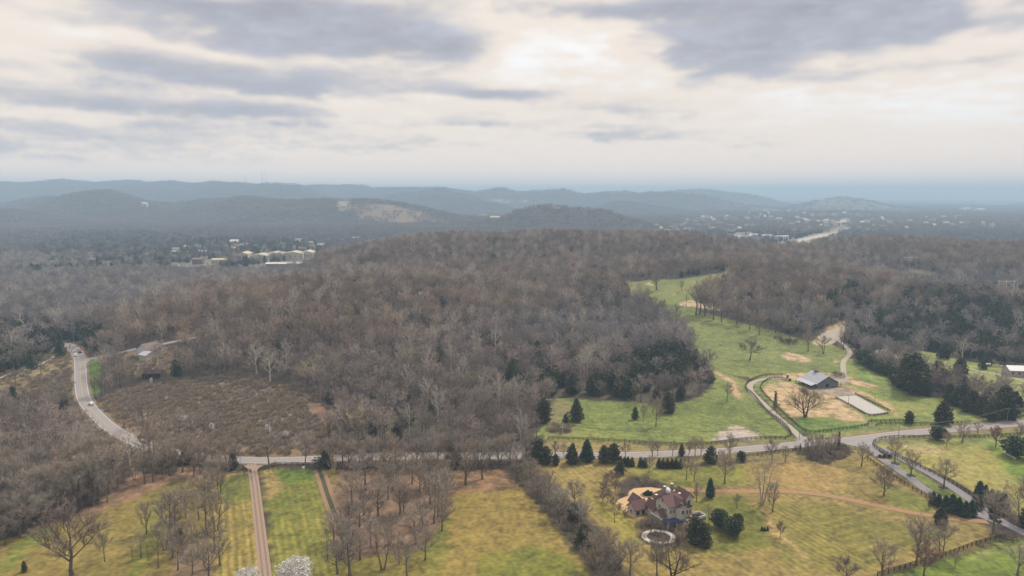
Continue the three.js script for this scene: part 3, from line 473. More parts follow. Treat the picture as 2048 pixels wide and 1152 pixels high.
// every tree is 1 unit = 1 metre at the height given; o: h height, r crown radius, fork (share of the height where limbs begin), limbs, subs, twigs, w twig width, trunks
function bareTree(seed, o) {
  const r = rng(seed), T = new MB(), B = new MB();
  const { h = 14, R = 4.6, fork = .3, limbs = 8, subs = 6, twigs = 7, fine = 4, w = .06, bark = [118, 104, 94], twig = [156, 146, 132], leanx = 0, trunks = 1, droop = 0, sides = 5, base = .42, low = .12 } = o;
  const bk = C3(...bark), tw = C3(...twig), cy = h * (fork + 1) / 2 + h * .03, ry = h * (1 - fork) / 2 * 1.02;
  const setc = (m, c, v) => m.tint(c[0] * v, c[1] * v, c[2] * v);
  for (let q = 0; q < trunks; q++) {
    const la = q * 2.4 + r() * 1.5, ls = trunks > 1 ? .14 + r() * .08 : 0, lean = [leanx + Math.cos(la) * ls, 1, Math.sin(la) * ls];
    let p = [Math.cos(la) * (trunks > 1 ? .4 : 0), -.3, Math.sin(la) * (trunks > 1 ? .4 : 0)], rad = base * (h / 14) * (trunks > 1 ? .7 : 1); const stem = [p.slice()], rads = [rad * 1.35];
    const N = 7; for (let i = 1; i <= N; i++) { const t = i / N; p = add(p, [lean[0] * h * .86 / N + (r() - .5) * .35, h * .86 / N, lean[2] * h * .86 / N + (r() - .5) * .35]); stem.push(p); rads.push(rad * (1 - t * .86)); }
    setc(T, bk, 1); for (let i = 0; i < N; i++) T.tube(stem[i], stem[i + 1], rads[i], rads[i + 1], sides);
    const along = (t) => { const f = clamp(t) * N, i = Math.min(N - 1, Math.floor(f)); return [mixv(stem[i], stem[i + 1], f - i), lerp(rads[i], rads[i + 1], f - i)]; };
    const nl = Math.ceil(limbs / trunks);
    for (let l = 0; l < nl; l++) {
      const t = (fork + low * 0) / .86 + (1 - fork / .86) * Math.pow((l + .3) / nl, 1.1) * .98, [s, sr] = along(Math.min(t, .97)), az = l * 2.39996 + r() * .9 + q * 1.1;
      // aim for a point on the crown's shell
      const up = lerp(-.25, .98, Math.pow((l + .5) / nl, .8)) + (r() - .5) * .3, ce = Math.sqrt(Math.max(.05, 1 - Math.min(.98, up) ** 2)), e = [lean[0] * h * .5 + Math.cos(az) * ce * R * (.75 + r() * .4), cy + up * ry * .92, Math.sin(az) * ce * R * (.75 + r() * .4) + lean[2] * h * .5];
      const bend = mixv(s, e, .5); bend[1] += (droop ? .12 : -.06) * h * .4 + (r() - .5) * .8; bend[0] += (r() - .5) * 1; bend[2] += (r() - .5) * 1;
      const q2 = (t) => mixv(mixv(s, bend, t), mixv(bend, e, t), t), lr = Math.max(.05, sr * .55);
      setc(T, bk, 1.05); for (let i = 0; i < 4; i++) T.tube(q2(i / 4), q2((i + 1) / 4), lr * (1 - i / 4.6), lr * (1 - (i + 1) / 4.6), 4);
      for (let k = 0; k < subs; k++) {
        const ts = .22 + .78 * (k + r() * .8) / subs, a = q2(Math.min(1, ts)), dir = unit(add(add(unit(add(e, s, -1)), randDir(r), .95), [0, droop ? -.5 : .45, 0])), bl = R * (.3 + r() * .28) * (1.15 - ts * .4), b = add(a, dir, bl);
        setc(B, bk, 1.12); B.tube(a, mixv(a, b, .55), lr * .34 + .012, lr * .18 + .01, 3);
        B.tube(mixv(a, b, .55), b, lr * .18 + .01, .01, 3);
        for (let m = 0; m < twigs; m++) {
          const tt = .15 + .85 * (m + r()) / twigs, c = mixv(a, b, tt), d2 = unit(add(add(dir, randDir(r), 1.05), [0, droop ? -.9 : .35, 0])), len = R * (.16 + r() * .2), d = add(c, d2, len), v = .82 + r() * .4;
          setc(B, tw, v); B.blade(c, d, w * (.9 + r() * .5), randDir(r));
          for (let g = 0; g < fine; g++) { const f = mixv(c, d, .2 + .7 * (g + r()) / fine), d3 = unit(add(add(d2, randDir(r), .95), [0, droop ? -.6 : .25, 0])); setc(B, tw, v * (1.04 + g * .03)); B.blade(f, add(f, d3, len * (.85 - g * .08)), w * .8, randDir(r)); }
        }
      }
    }
  }
  return { trunk: T, crown: B, h };
}
// profile(t): crown radius share at height share t of the crown
function evergreen(seed, o) {
  const r = rng(seed), T = new MB(), B = new MB(), { h = 10, R = 2.6, y0 = .06, n = 1100, size = .62, profile = (t) => Math.pow(1 - t, .75) * Math.min(1, t * 5 + .45), leaf = [70, 78, 52], dark = [38, 44, 32], bark = [84, 70, 58], lumps = .35, droop = .2 } = o;
  const L = C3(...leaf), D = C3(...dark), bk = C3(...bark), ph = r() * 50;
  T.tint(...bk); T.tube([0, -.3, 0], [0, h * .55, 0], .035 * h * .55, .012 * h, 6);
  const rad = (t, a) => R * profile(t) * (1 + lumps * (noise(Math.cos(a) * 1.3 + ph, Math.sin(a) * 1.3 + t * h * .45) + .6 * noise(a * 1.9 + ph, t * h * .9)));
  // dense inside
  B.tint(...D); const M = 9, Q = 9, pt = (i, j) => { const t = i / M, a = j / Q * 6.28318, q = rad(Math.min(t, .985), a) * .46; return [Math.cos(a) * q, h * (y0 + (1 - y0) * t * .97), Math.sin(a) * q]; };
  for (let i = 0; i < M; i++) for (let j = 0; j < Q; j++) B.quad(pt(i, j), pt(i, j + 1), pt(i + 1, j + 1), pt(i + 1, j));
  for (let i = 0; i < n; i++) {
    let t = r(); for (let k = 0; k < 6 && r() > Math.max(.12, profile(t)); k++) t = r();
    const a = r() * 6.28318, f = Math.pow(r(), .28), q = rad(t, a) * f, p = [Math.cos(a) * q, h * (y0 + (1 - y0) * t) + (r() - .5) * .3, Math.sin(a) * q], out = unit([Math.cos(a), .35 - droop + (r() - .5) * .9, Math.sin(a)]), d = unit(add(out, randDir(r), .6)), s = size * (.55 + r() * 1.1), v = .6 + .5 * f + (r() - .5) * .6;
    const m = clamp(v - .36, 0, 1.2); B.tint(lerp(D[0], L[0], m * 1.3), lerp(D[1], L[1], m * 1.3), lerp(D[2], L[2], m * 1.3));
    B.blade(p, add(p, d, s), s * .75, randDir(r));
    if (i & 1) B.blade(add(p, d, s * .3), add(add(p, d, s * .5), randDir(r), s * .7), s * .6, randDir(r));
  }
  return { trunk: T, crown: B, h };
}
function shrub(seed, o = {}) {
  const r = rng(seed), B = new MB(), { h = 2, R = 1.6, n = 240, w = .07, c = [128, 104, 90] } = o, K = C3(...c);
  for (let i = 0; i < n; i++) { const a = r() * 6.28318, q = R * .75 * Math.sqrt(r()), p = [Math.cos(a) * q, h * (.02 + r() * .55), Math.sin(a) * q], d = unit([Math.cos(a) * .5 + (r() - .5) * 1.5, .75 + r() * .5, Math.sin(a) * .5 + (r() - .5) * 1.5]), v = .7 + r() * .55; B.tint(K[0] * v, K[1] * v, K[2] * v); B.blade(p, add(p, d, h * (.28 + r() * .35)), w * (.7 + r() * .7), randDir(r)); }
  return { crown: B, h };
}
function blossom(seed, h = 6, R = 3, n = 1500, s = .28) {
  const t = bareTree(seed, { h, R, fork: .22, limbs: 9, subs: 5, twigs: 2, w: .05, bark: [90, 80, 72], twig: [150, 140, 126] }), r = rng(seed + 5), F = new MB(), ph = r() * 30;
  for (let i = 0; i < n; i++) { const d = randDir(r), k = R * Math.pow(r(), .3) * (1 + .35 * noise(d[0] * 2.4 + ph, d[2] * 2.4 + d[1] * 2.4)), p = [d[0] * k, h * .62 + d[1] * k * (h * .42 / R), d[2] * k], v = .78 + r() * .3; F.tint(.62 * v, .60 * v, .55 * v); const sz = s * (.6 + r() * .9); F.blade(p, add(p, randDir(r), sz), sz * .9, randDir(r)); if (i % 3 === 0) F.blade(p, add(p, randDir(r), sz), sz * .9, randDir(r)); }
  return { ...t, flowers: F, h };
}
const plantM = new THREE.MeshStandardMaterial({ name: 'plant', vertexColors: true, roughness: .95, side: THREE.DoubleSide });
const plantTints = [[1, 1, 1], [1.1, 1.04, .98], [.86, .84, .84], [1.04, .94, .88], [.95, .95, 1.0]].map((k, i) => new THREE.MeshStandardMaterial({ name: 'plant_' + i, vertexColors: true, color: new THREE.Color().setRGB(...k), roughness: .95, side: THREE.DoubleSide }));
const geoOf = (t) => ({ trunk: t.trunk && t.trunk.geo(), crown: t.crown && t.crown.geo(), flowers: t.flowers && t.flowers.geo(), h: t.h });
// kinds of plants, several of each
const GREY = [172, 162, 148], kinds = {
  bare: [0, 1, 2, 3, 4, 5].map(i => bareTree(100 + i, { h: 14, R: 4.2 + (i % 3) * .6, fork: .2 + (i % 3) * .07, limbs: 12, subs: 7, twigs: 9, fine: 6, w: .052, twig: i % 2 ? GREY : [158, 146, 132], trunks: i === 4 ? 2 : 1 })),
  thin: [0, 1].map(i => bareTree(140 + i, { h: 12, R: 1.9, fork: .3, limbs: 8, subs: 4, twigs: 6, w: .05, base: .22, twig: [156, 142, 126] })),
  sycamore: [0, 1].map(i => bareTree(150 + i, { h: 22, R: 6.2, fork: .2, limbs: 12, subs: 6, twigs: 6, w: .07, bark: [196, 184, 164], twig: [186, 166, 142], trunks: 3, base: .4 })),
  oak: [bareTree(160, { h: 13, R: 8, fork: .14, limbs: 12, subs: 8, twigs: 8, w: .075, bark: [84, 74, 66], twig: [112, 98, 86], base: .8, trunks: 2 })],
  flat: [bareTree(170, { h: 9, R: 5.2, fork: .42, limbs: 10, subs: 6, twigs: 7, w: .08, bark: [86, 72, 66], twig: [118, 94, 88], base: .55 })],
  weeping: [bareTree(175, { h: 11, R: 3.2, fork: .4, limbs: 9, subs: 5, twigs: 7, w: .055, droop: 1, twig: [166, 160, 138] })],
  round: [bareTree(180, { h: 9, R: 3.6, fork: .22, limbs: 11, subs: 8, twigs: 9, w: .06, twig: [140, 122, 112] }), bareTree(181, { h: 9, R: 3.2, fork: .2, limbs: 11, subs: 8, twigs: 9, w: .06, twig: [150, 116, 106] })],
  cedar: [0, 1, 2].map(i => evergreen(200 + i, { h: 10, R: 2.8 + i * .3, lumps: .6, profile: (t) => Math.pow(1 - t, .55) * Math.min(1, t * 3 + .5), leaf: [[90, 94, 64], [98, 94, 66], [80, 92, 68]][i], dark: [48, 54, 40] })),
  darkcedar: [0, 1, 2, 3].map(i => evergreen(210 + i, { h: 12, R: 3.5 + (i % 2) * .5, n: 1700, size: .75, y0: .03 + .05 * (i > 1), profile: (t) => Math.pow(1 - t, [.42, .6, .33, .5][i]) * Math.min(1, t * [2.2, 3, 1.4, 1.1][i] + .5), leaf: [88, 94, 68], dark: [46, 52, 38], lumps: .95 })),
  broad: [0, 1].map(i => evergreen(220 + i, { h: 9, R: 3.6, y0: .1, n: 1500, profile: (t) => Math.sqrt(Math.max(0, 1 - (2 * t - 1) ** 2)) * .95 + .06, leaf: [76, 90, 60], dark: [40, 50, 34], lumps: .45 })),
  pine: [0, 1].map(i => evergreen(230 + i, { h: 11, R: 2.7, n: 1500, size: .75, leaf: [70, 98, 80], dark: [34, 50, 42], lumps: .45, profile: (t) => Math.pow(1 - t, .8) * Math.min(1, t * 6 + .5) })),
  arbor: [evergreen(240, { h: 5, R: 1.05, n: 500, size: .36, y0: .01, leaf: [72, 82, 46], dark: [34, 42, 24], lumps: .15, profile: (t) => Math.pow(1 - t, .6) })],
  redcedar: [evergreen(250, { h: 9, R: 3.3, n: 1300, leaf: [92, 80, 62], dark: [46, 38, 32], lumps: .5, profile: (t) => Math.pow(1 - t, .55) * Math.min(1, t * 4 + .4) })],
  pear: [blossom(260, 9, 4.4, 5200, .3), blossom(261, 9, 4.0, 4600, .3)],
  pearlet: [blossom(262, 5, 1.7, 500, .4)],
  bush: [0, 1, 2].map(i => shrub(270 + i, { c: [[134, 110, 96], [122, 104, 84], [112, 92, 84]][i] })),
  ivy: [evergreen(280, { h: 12, R: .9, n: 420, size: .5, leaf: [96, 86, 66], dark: [58, 48, 40], profile: (t) => .9 - t * .5, lumps: .6 })],
};
const proto = {}; for (const k in kinds) proto[k] = kinds[k].map(geoOf);
// one tree: a group with trunk and crown
const firsts = new Map();
function plantTree(kind, i, pos, scale, label, category, group, o = {}) {
  const G = proto[kind][i % proto[kind].length], nm = o.name || ({ cedar: 'cedar_tree', darkcedar: 'cedar_tree', redcedar: 'cedar_tree', pine: 'pine_tree', broad: 'evergreen_tree', arbor: 'arborvitae', pear: 'pear_tree', pearlet: 'pear_tree', bush: 'shrub', sycamore: 'sycamore_tree', oak: 'oak_tree' }[kind] || 'bare_tree');
  const key = kind + (i % proto[kind].length) + ':' + (o.mat || 0); let t = firsts.get(key);
  if (!t) { t = new THREE.Group(); const m = plantTints[o.mat || 0]; if (G.trunk) put('trunk', G.trunk, m, t); put(kind === 'bush' ? 'stems' : 'crown', G.crown, m, t); if (G.flowers) put('blossom', G.flowers, m, t); firsts.set(key, t); }
  t = t.clone(); t.name = numbered(nm); t.position.copy(pos); t.rotation.y = o.turn !== undefined ? o.turn : (pos.x * 7.3 + pos.z * 3.1) % 6.28; const s = scale, w = o.wide || 1; t.scale.set(s * w, s, s * w);
  tag(t, label, category || 'tree', group); scene.add(t); return t;
}
const treeHeight = (p, top) => { let lo = .2, hi = 60; for (let k = 0; k < 30; k++) { const m = (lo + hi) / 2; if (rowOf(p.x, p.y + m, p.z) > top) lo = m; else hi = m; } return lo; };
let placedBare = 0, placedGreen = 0; const taken = [];
// kind, foot (column, row), row of the top, label, width factor, variant
function grow(kind, px, py, top, label, wide = 1, v = 0, group) {
  const p = at(px, py), h = treeHeight(p, top), s = h / proto[kind][v % proto[kind].length].h; taken.push([p.x, p.z, 2 + h * .12]);
  if (/cedar|broad|pine|arbor/.test(kind)) placedGreen++; else placedBare++;
  return plantTree(kind, v, p, s, label, kind === 'bush' ? 'shrub' : /arbor/.test(kind) ? 'hedge shrub' : 'tree', group, { wide, mat: kind === 'bare' ? (v * 7 + (px | 0)) % 4 : 0 });
}
// ------------------------------------------------------------------ trees that stand out one by one
// field west of the dirt lane
grow('round', 144, 1149, 1022, 'tall full-crowned bare tree, the biggest at the west end of the near field', 1.05, 0);
grow('bare', 210, 1123, 1069, 'small half-dead bare tree with a side limb, alone on the near west field', .7, 2);
grow('weeping', 282, 1115, 1066, 'pale bare tree with drooping branches in the near west field', .9, 0);
grow('thin', 265, 1122, 1080, 'thin leafless pole tree beside the pale drooping tree', .8, 0);
grow('thin', 296, 1122, 1088, 'short thin leafless tree on the lane side of the pale drooping tree', .8, 1);
grow('thin', 317, 1135, 1056, 'tall slim dark bare tree at the edge of the lane-side thicket', 1, 0);
grow('bare', 293, 1068, 1006, 'dark upright bare tree alone in the middle of the west field', .75, 3);
grow('bare', 342, 1080, 992, 'broad bushy bare tree just west of the white-barked sycamore', 1.05, 0);
grow('sycamore', 386, 1084, 1013, 'white-barked forked sycamore west of the dirt lane', 1, 0);
grow('bare', 433, 1062, 985, 'slender bare tree nearest the dirt lane, above the straw stripes', .95, 4);
grow('thin', 414, 1062, 950, 'very tall thin dark bare trunk between the sycamore and the lane', 1.2, 1);
grow('bare', 356, 1140, 1082, 'pale twisted bare tree below the small dark cedar', 1, 2);
grow('bare', 417, 1152, 1086, 'bare tree at the lower edge close to the west side of the lane', .95, 3);
grow('bare', 385, 1150, 1100, 'low bare tree between the twisted pale tree and the lane', 1.1, 5);
grow('cedar', 361, 1082, 1056, 'small dark green cedar at the foot of the white sycamore', .9, 2);
grow('cedar', 49, 1144, 1122, 'small dark cedar in the lower west corner of the field', .8, 0);
[[187, 996, 960], [199, 1001, 914], [215, 1004, 958], [236, 976, 950], [269, 960, 930], [290, 967, 908], [306, 963, 896], [324, 948, 888], [339, 952, 905], [248, 956, 925], [168, 1000, 930], [150, 1010, 945]].forEach(([x, y, t], i) => grow('bare', x, y, t, 'bare tree in the leaf litter along the wooded upper rim of the west field', 1, i, 'bare trees on the upper rim of the west field'));
grow('thin', 278, 985, 962, 'leafless sapling standing clear in the litter of the west field', .8, 0);
[[40, 1075, 1015], [20, 1040, 975], [60, 1035, 960], [92, 1020, 950], [115, 1000, 925], [70, 985, 915], [30, 1000, 925], [10, 1090, 1040], [85, 1055, 985], [130, 1030, 955], [55, 1065, 990], [155, 1000, 925], [120, 975, 900], [5, 1060, 990]].forEach(([x, y, t], i) => grow('bare', x, y, t, 'grey bare tree at the wood corner bordering the west field', 1.25, i + 1, 'bare trees at the wood corner by the west field'));
[[388, 956, 900], [345, 935, 880], [365, 945, 885], [402, 948, 880], [420, 932, 884], [440, 930, 886], [330, 925, 872], [310, 920, 866], [290, 915, 872], [372, 922, 868], [405, 922, 872], [428, 940, 900]].forEach(([x, y, t], i) => grow('bare', x, y, t, 'grey bare tree between main road and west field near the lane mouth', 1.05, i, 'bare trees by the road west of the lane'));
[[372, 1035, 975], [398, 1040, 985], [405, 1015, 955], [420, 1030, 970], [438, 1000, 940], [350, 1052, 985], [365, 1110, 1050], [395, 1112, 1055], [430, 1100, 1040], [345, 1115, 1060], [330, 1100, 1042], [408, 1130, 1075], [440, 1130, 1070], [425, 975, 920], [445, 965, 915]].forEach(([x, y, t], i) => grow(i % 4 === 3 ? 'thin' : 'bare', x, y, t, 'bare tree in the loose thicket around the white sycamore west of the lane', 1.05, i, 'bare trees around the white sycamore'));
// grove east of the ditch
grow('bare', 700, 1152, 1056, 'large pale bare tree with wide upswept limbs at the lower end of the grove', 1.15, 0);
grow('bare', 765, 1140, 1056, 'large dark-trunked forked bare tree at the lower end of the grove', 1.1, 4);
grow('bare', 832, 1088, 1018, 'spreading bare tree on the green east edge of the grove', 1.25, 3);
grow('thin', 798, 1127, 1060, 'slim straight bare tree behind the dark forked tree of the grove', 1.1, 0);
grow('bare', 814, 1152, 1085, 'bare tree at the lower edge, east end of the grove', .95, 2);
grow('thin', 853, 1082, 1040, 'leaning reddish bare tree on the east edge of the grove', 1.1, 1);
grow('bare', 884, 1062, 998, 'pale low-forking bare tree on the field side of the grove', .95, 1);
grow('thin', 869, 1046, 962, 'tall narrow bare tree on the field side of the grove', 1.4, 0);
grow('bare', 736, 1070, 1018, 'dark slim-trunked bare tree in the lower middle of the grove', .8, 2);
[[807, 1028, 975], [800, 1028, 962], [776, 999, 940], [756, 1033, 962], [760, 1009, 958], [719, 1054, 1006], [700, 1054, 1003], [682, 1052, 1012], [732, 980, 908], [714, 980, 938], [793, 955, 902], [824, 967, 915], [851, 975, 918], [840, 985, 930], [745, 985, 940], [770, 960, 905], [690, 1095, 1040], [720, 1120, 1060], [860, 1010, 955], [835, 1020, 970], [705, 1010, 950], [742, 1095, 1035], [780, 1090, 1030], [668, 1085, 1030], [655, 1120, 1060], [675, 1148, 1085], [850, 1120, 1065], [785, 980, 925], [870, 975, 912], [890, 962, 900], [728, 1030, 975], [846, 1050, 1000]].forEach(([x, y, t], i) => grow(i % 5 === 4 ? 'thin' : 'bare', x, y, t, 'bare tree on the brown leaf litter inside the grove east of the ditch', 1.12, i, 'bare trees inside the grove'));
grow('sycamore', 669, 949, 903, 'pale-trunked slim tree by the ditch head south of the road', .8, 1);
grow('bare', 931, 970, 889, 'grey dark-footed bare tree, western of the pair at the head of the big field', 1.15, 0);
grow('bare', 965, 958, 885, 'ivy-dark bare tree, the eastern of the pair at the head of the big field', .9, 3);
// trees along the road
[[648, 930, 884], [660, 934, 880], [685, 932, 876], [700, 936, 884], [722, 932, 886], [745, 934, 880], [768, 936, 884], [790, 932, 878], [812, 936, 888], [835, 934, 880], [858, 936, 884], [876, 932, 876], [898, 934, 872], [915, 934, 868], [950, 928, 880], [980, 926, 878], [1000, 924, 880], [1020, 922, 872], [672, 905, 872], [708, 904, 868], [742, 903, 872], [780, 902, 866], [820, 901, 868], [862, 900, 862], [900, 900, 856], [940, 899, 866], [980, 898, 864], [470, 932, 892], [455, 928, 884], [330, 903, 868], [368, 907, 870], [410, 909, 872], [430, 912, 866]].forEach(([x, y, t], i) => grow('bare', x, y, t, 'grey bare tree lining the main road between the lane and the cedar row', 1.15, i, 'bare trees lining the main road'));
grow('darkcedar', 905, 932, 896, 'squat dark evergreen under the bare trees south of the road', 1.5, 0);
grow('darkcedar', 652, 934, 902, 'dark round evergreen just east of the white pickup', 1.3, 1);
grow('cedar', 372, 926, 898, 'dark cedar among the bare trees inside the road curve', 1.5, 0);
grow('cedar', 50, 960, 908, 'dark olive evergreen in the wood west of the near field', 1.9, 1);
[[1053, 927, 894], [1066, 922, 884], [1076, 925, 879], [1092, 927, 892], [1111, 930, 908], [1145, 927, 887], [1208, 925, 890], [1227, 925, 887]].forEach(([x, y, t], i) => grow(i % 3 ? 'darkcedar' : 'cedar', x, y, t, 'dark cedar in the row along the south side of the main road', [1, 1.25, .9, 1.4, 1.1, .95, 1.2, 1.05][i], i, 'cedars in the row south of the main road'));
grow('pine', 1174, 922, 879, 'pointed conifer with layered boughs in the cedar row by the road', 1.25, 0);
grow('darkcedar', 1240, 948, 922, 'round dark cedar on the lawn above the mansion driveway bed', 1.25, 0);
[[1241, 931], [1249, 932], [1256, 932], [1264, 933], [1281, 933], [1290, 934], [1318, 935], [1326, 936], [1335, 936], [1344, 936], [1352, 936], [1361, 936]].forEach(([x, y]) => grow('arbor', x, y, y - 19, 'small green arborvitae cone in the hedge row below the road, above the mansion lawn', 1.3, 0, 'arborvitae hedge row below the road'));
[[1110, 912, 884], [1128, 914, 890], [1251, 917, 888], [1304, 914, 876], [1316, 912, 884], [1390, 912, 878], [1378, 910, 884], [1402, 911, 880], [1345, 912, 884]].forEach(([x, y, t], i) => grow('bare', x, y, t, 'bare tree along the roadside north of the arborvitae hedge', .95, i, 'bare roadside trees above the hedge'));
grow('bare', 1460, 912, 872, 'large dark bare tree beside the road below the gravel mound', 1.25, 0);
grow('cedar', 1363, 912, 888, 'dark cedar by the road among bare roadside trees', .9, 0);
grow('darkcedar', 1421, 925, 892, 'dark leaning cedar south of the road below the gravel mound', 1.1, 1);
grow('darkcedar', 1482, 922, 902, 'low dark evergreen clump at the fence below the gravel mound', 1.6, 0);
// mansion grounds
grow('bare', 1298, 946, 915, 'small bare lawn tree below the arborvitae hedge', .8, 1);
grow('bare', 1373, 959, 918, 'pale bare lawn tree, western of two near the hedge end', .75, 2);
grow('bare', 1388, 962, 924, 'bare lawn tree, eastern of two near the hedge end', .95, 3);
grow('bare', 1450, 967, 904, 'grey fine-twigged bare tree on the lawn between hedge and white sycamore', .95, 1);
grow('bare', 1393, 1004, 966, 'bare tree with a dark ivy trunk close behind the mansion gable', .9, 0);
grow('pine', 1420, 995, 956, 'narrow blue-green spruce between the mansion and the white sycamore', .85, 1);
grow('sycamore', 1524, 1007, 912, 'tall white multi-stemmed sycamore on the lawn by the gravel drive', 1.05, 1);
grow('bare', 1545, 1024, 968, 'bare tree just east of the white sycamore', .85, 3);
grow('bare', 1474, 1017, 990, 'small dark bare fruit tree on the lawn east of the spruce', .8, 4);
grow('thin', 1229, 1046, 1003, 'thin bare tree on the lawn west of the motor court', 1.2, 0);
grow('darkcedar', 1390, 1086, 1034, 'large dark evergreen in front of the mansion terrace, western half of the pair', 1.05, 0);
grow('darkcedar', 1405, 1092, 1044, 'large dark evergreen in front of the mansion terrace, eastern half of the pair', 1, 1);
grow('broad', 1439, 1056, 1020, 'round glossy evergreen, western of the trio east of the mansion', 1.1, 0);
grow('broad', 1464, 1072, 1036, 'round glossy evergreen, lowest of the trio east of the mansion', 1.15, 1);
grow('broad', 1475, 1051, 1028, 'round glossy evergreen, eastern of the trio east of the mansion', 1.1, 0);
[[1524, 1061], [1529, 1062], [1535, 1061]].forEach(([x, y]) => grow('arbor', x, y, y - 8, 'tiny dark upright shrub in the lawn clump east of the evergreen trio', 1.5, 0, 'tiny lawn shrubs'));
grow('oak', 1345, 1158, 1090, 'broad dark bare oak below the white-ringed garden', .95, 0);
grow('bare', 1314, 1152, 1086, 'bare tree beside the broad oak below the white-ringed garden', .95, 2);
grow('bare', 1260, 1150, 1084, 'leaning pale bare tree where the hedgerow meets the lower edge', .9, 1);
grow('thin', 1417, 1060, 1008, 'slim pale leafless tree between the dark evergreen pair and the trio', 1.3, 1);
grow('thin', 1506, 1042, 1020, 'thin leafless sapling on the lawn by the dry gully', .8, 0);
grow('round', 1560, 1076, 1046, 'small brown-twigged bare tree by the dry gully in the lawn', .75, 0);
[[1212, 976, 950], [1222, 968, 944], [1236, 966, 946], [1206, 990, 966], [1216, 1004, 980], [1226, 1016, 996], [1238, 1026, 1008], [1250, 1034, 1020], [1230, 985, 962], [1205, 1003, 985]].forEach(([x, y, t], i) => grow('round', x, y, t, 'silvery leafless ornamental tree around the mulch bed west of the motor court', .95, i % 2 ? 0 : 0, 'silvery ornamental trees by the motor court'));
// road junction and entrance drives
grow('bare', 1723, 933, 890, 'dense dark bare tree at the mouth of the entrance drive', 1.05, 1);
grow('bare', 1570, 925, 892, 'bare tree on the lawn edge south of the road, east of a leaning stub', .85, 3);
grow('bare', 1544, 926, 884, 'bare tree south of the road, west of the junction thicket', .9, 2);
grow('ivy', 1600, 906, 887, 'narrow dark columnar evergreen beside the road at the junction', 1, 0);
grow('ivy', 1677, 897, 863, 'tall ivy-clad trunk standing at the junction', 1, 0);
[[1616, 914, 876], [1630, 912, 872], [1645, 908, 874], [1660, 910, 876], [1636, 922, 886], [1668, 900, 870]].forEach(([x, y, t], i) => grow('bare', x, y, t, 'bare tree in the dark thicket at the road junction', .9, i, 'bare trees in the junction thicket'));
grow('bare', 1790, 927, 879, 'bare tree on the drive median, first from the road junction', 1, 1);
grow('bare', 1821, 951, 903, 'bare tree on the drive median, second from the road junction', 1.05, 3);
grow('bare', 1887, 975, 924, 'bare tree on the drive median, third from the road junction', 1.1, 5);
grow('round', 1769, 991, 944, 'round-crowned bare tree on the mansion lawn beside the drive fence', 1.25, 0);
grow('redcedar', 1880, 1049, 1015, 'rust-tinged dark cedar beside the gravel drive near the entrance pines', 1, 0);
grow('round', 1858, 1013, 988, 'small grey leafless bush-tree at the west end of the entrance pines', .8, 0);
[[1866, 1008, 983], [1877, 1014, 988], [1890, 1020, 990], [1904, 1026, 988], [1917, 1029, 995], [1930, 1034, 1002], [1942, 1031, 1000]].forEach(([x, y, t], i) => grow('pine', x, y, t, 'blue-green pine in the group between the drives and the gravel mansion drive', 1.15, i, 'pines west of the gate'));
[[1957, 1018, 990], [1958, 999, 962], [1970, 1000, 970], [1982, 1008, 978], [1994, 1020, 982], [2006, 1026, 986], [1988, 1026, 996]].forEach(([x, y, t], i) => grow('pine', x, y, t, 'blue-green pine in the group on the pasture side of the drive gate', 1.1, i, 'pines east of the gate'));
grow('round', 1848, 1153, 1090, 'pinkish round-crowned bare tree at the board fence', 1.05, 1);
grow('bare', 1910, 1136, 1104, 'small bare tree below the board fence by the green gully', .7, 2);
grow('round', 1690, 1166, 1120, 'wide greyish bare crown at the lower edge below the striped lawn', 1.2, 0);
grow('bare', 2034, 1150, 1094, 'grey bare tree in the lower east corner', 1.2, 1);
grow('broad', 1876, 880, 853, 'round dark evergreen at the pasture fence south of the road', 1.25, 0);
grow('bare', 1924, 885, 846, 'spreading bare tree at the pasture fence', 1.1, 3);
grow('bare', 1893, 893, 868, 'small bare tree beside the round evergreen at the pasture fence', 1, 2);
grow('bare', 1956, 868, 846, 'low bare tree along the road above the pasture', 1.4, 1);
grow('round', 1991, 893, 856, 'reddish dense bare tree in the pasture corner', 1, 1);
grow('bare', 2040, 880, 850, 'dark bare tree at the pasture corner beside a broad evergreen', 1.2, 0);
grow('broad', 2030, 914, 874, 'broad dark evergreen in the pasture corner above the white pipe', 1.3, 1);
grow('bush', 2018, 1084, 1070, 'dark leafless shrub at the end of the board fence', 1.6, 2);
// farm and hillside
grow('flat', 1500, 721, 687, 'flat-topped umbrella-shaped bare tree on the green hillside', 1.1, 0);
grow('oak', 1610, 834, 784, 'huge spreading old oak in the straw farmyard', 1.05, 0);
grow('bare', 1454, 802, 768, 'bare tree at the edge of the bare-soil track below the hillside', .8, 1);
grow('ivy', 1550, 818, 782, 'ivy-clad trunk beside the curving farm drive', 1.1, 0);
grow('bare', 1552, 834, 806, 'small pale bare tree at the bend of the farm drive', .7, 2);
grow('bare', 1616, 703, 666, 'bare hillside tree, western of the pair above the upper drive', 1, 1);
grow('bare', 1647, 708, 674, 'bare forked hillside tree, eastern of the pair above the upper drive', 1.1, 4);
grow('bare', 1686, 699, 662, 'bare tree right beside the upper gravel drive', .9, 3);
grow('bush', 1676, 754, 741, 'round dark bush between barn and upper drive', 1.5, 2);
grow('darkcedar', 1818, 848, 822, 'dark cedar at the paddock fence north of the road', 1.1, 0);
grow('redcedar', 1885, 848, 803, 'big brownish cedar standing alone above the road', 1.05, 0);
[[1775, 752, 728], [1762, 748, 726], [1786, 760, 734], [1740, 738, 712], [1750, 742, 720], [1728, 728, 700]].forEach(([x, y, t], i) => grow(i % 2 ? 'broad' : 'darkcedar', x, y, t, 'dark evergreen in the belt between the farm meadow and the farmhouse', 1.3, i, 'evergreens in front of the farmhouse'));
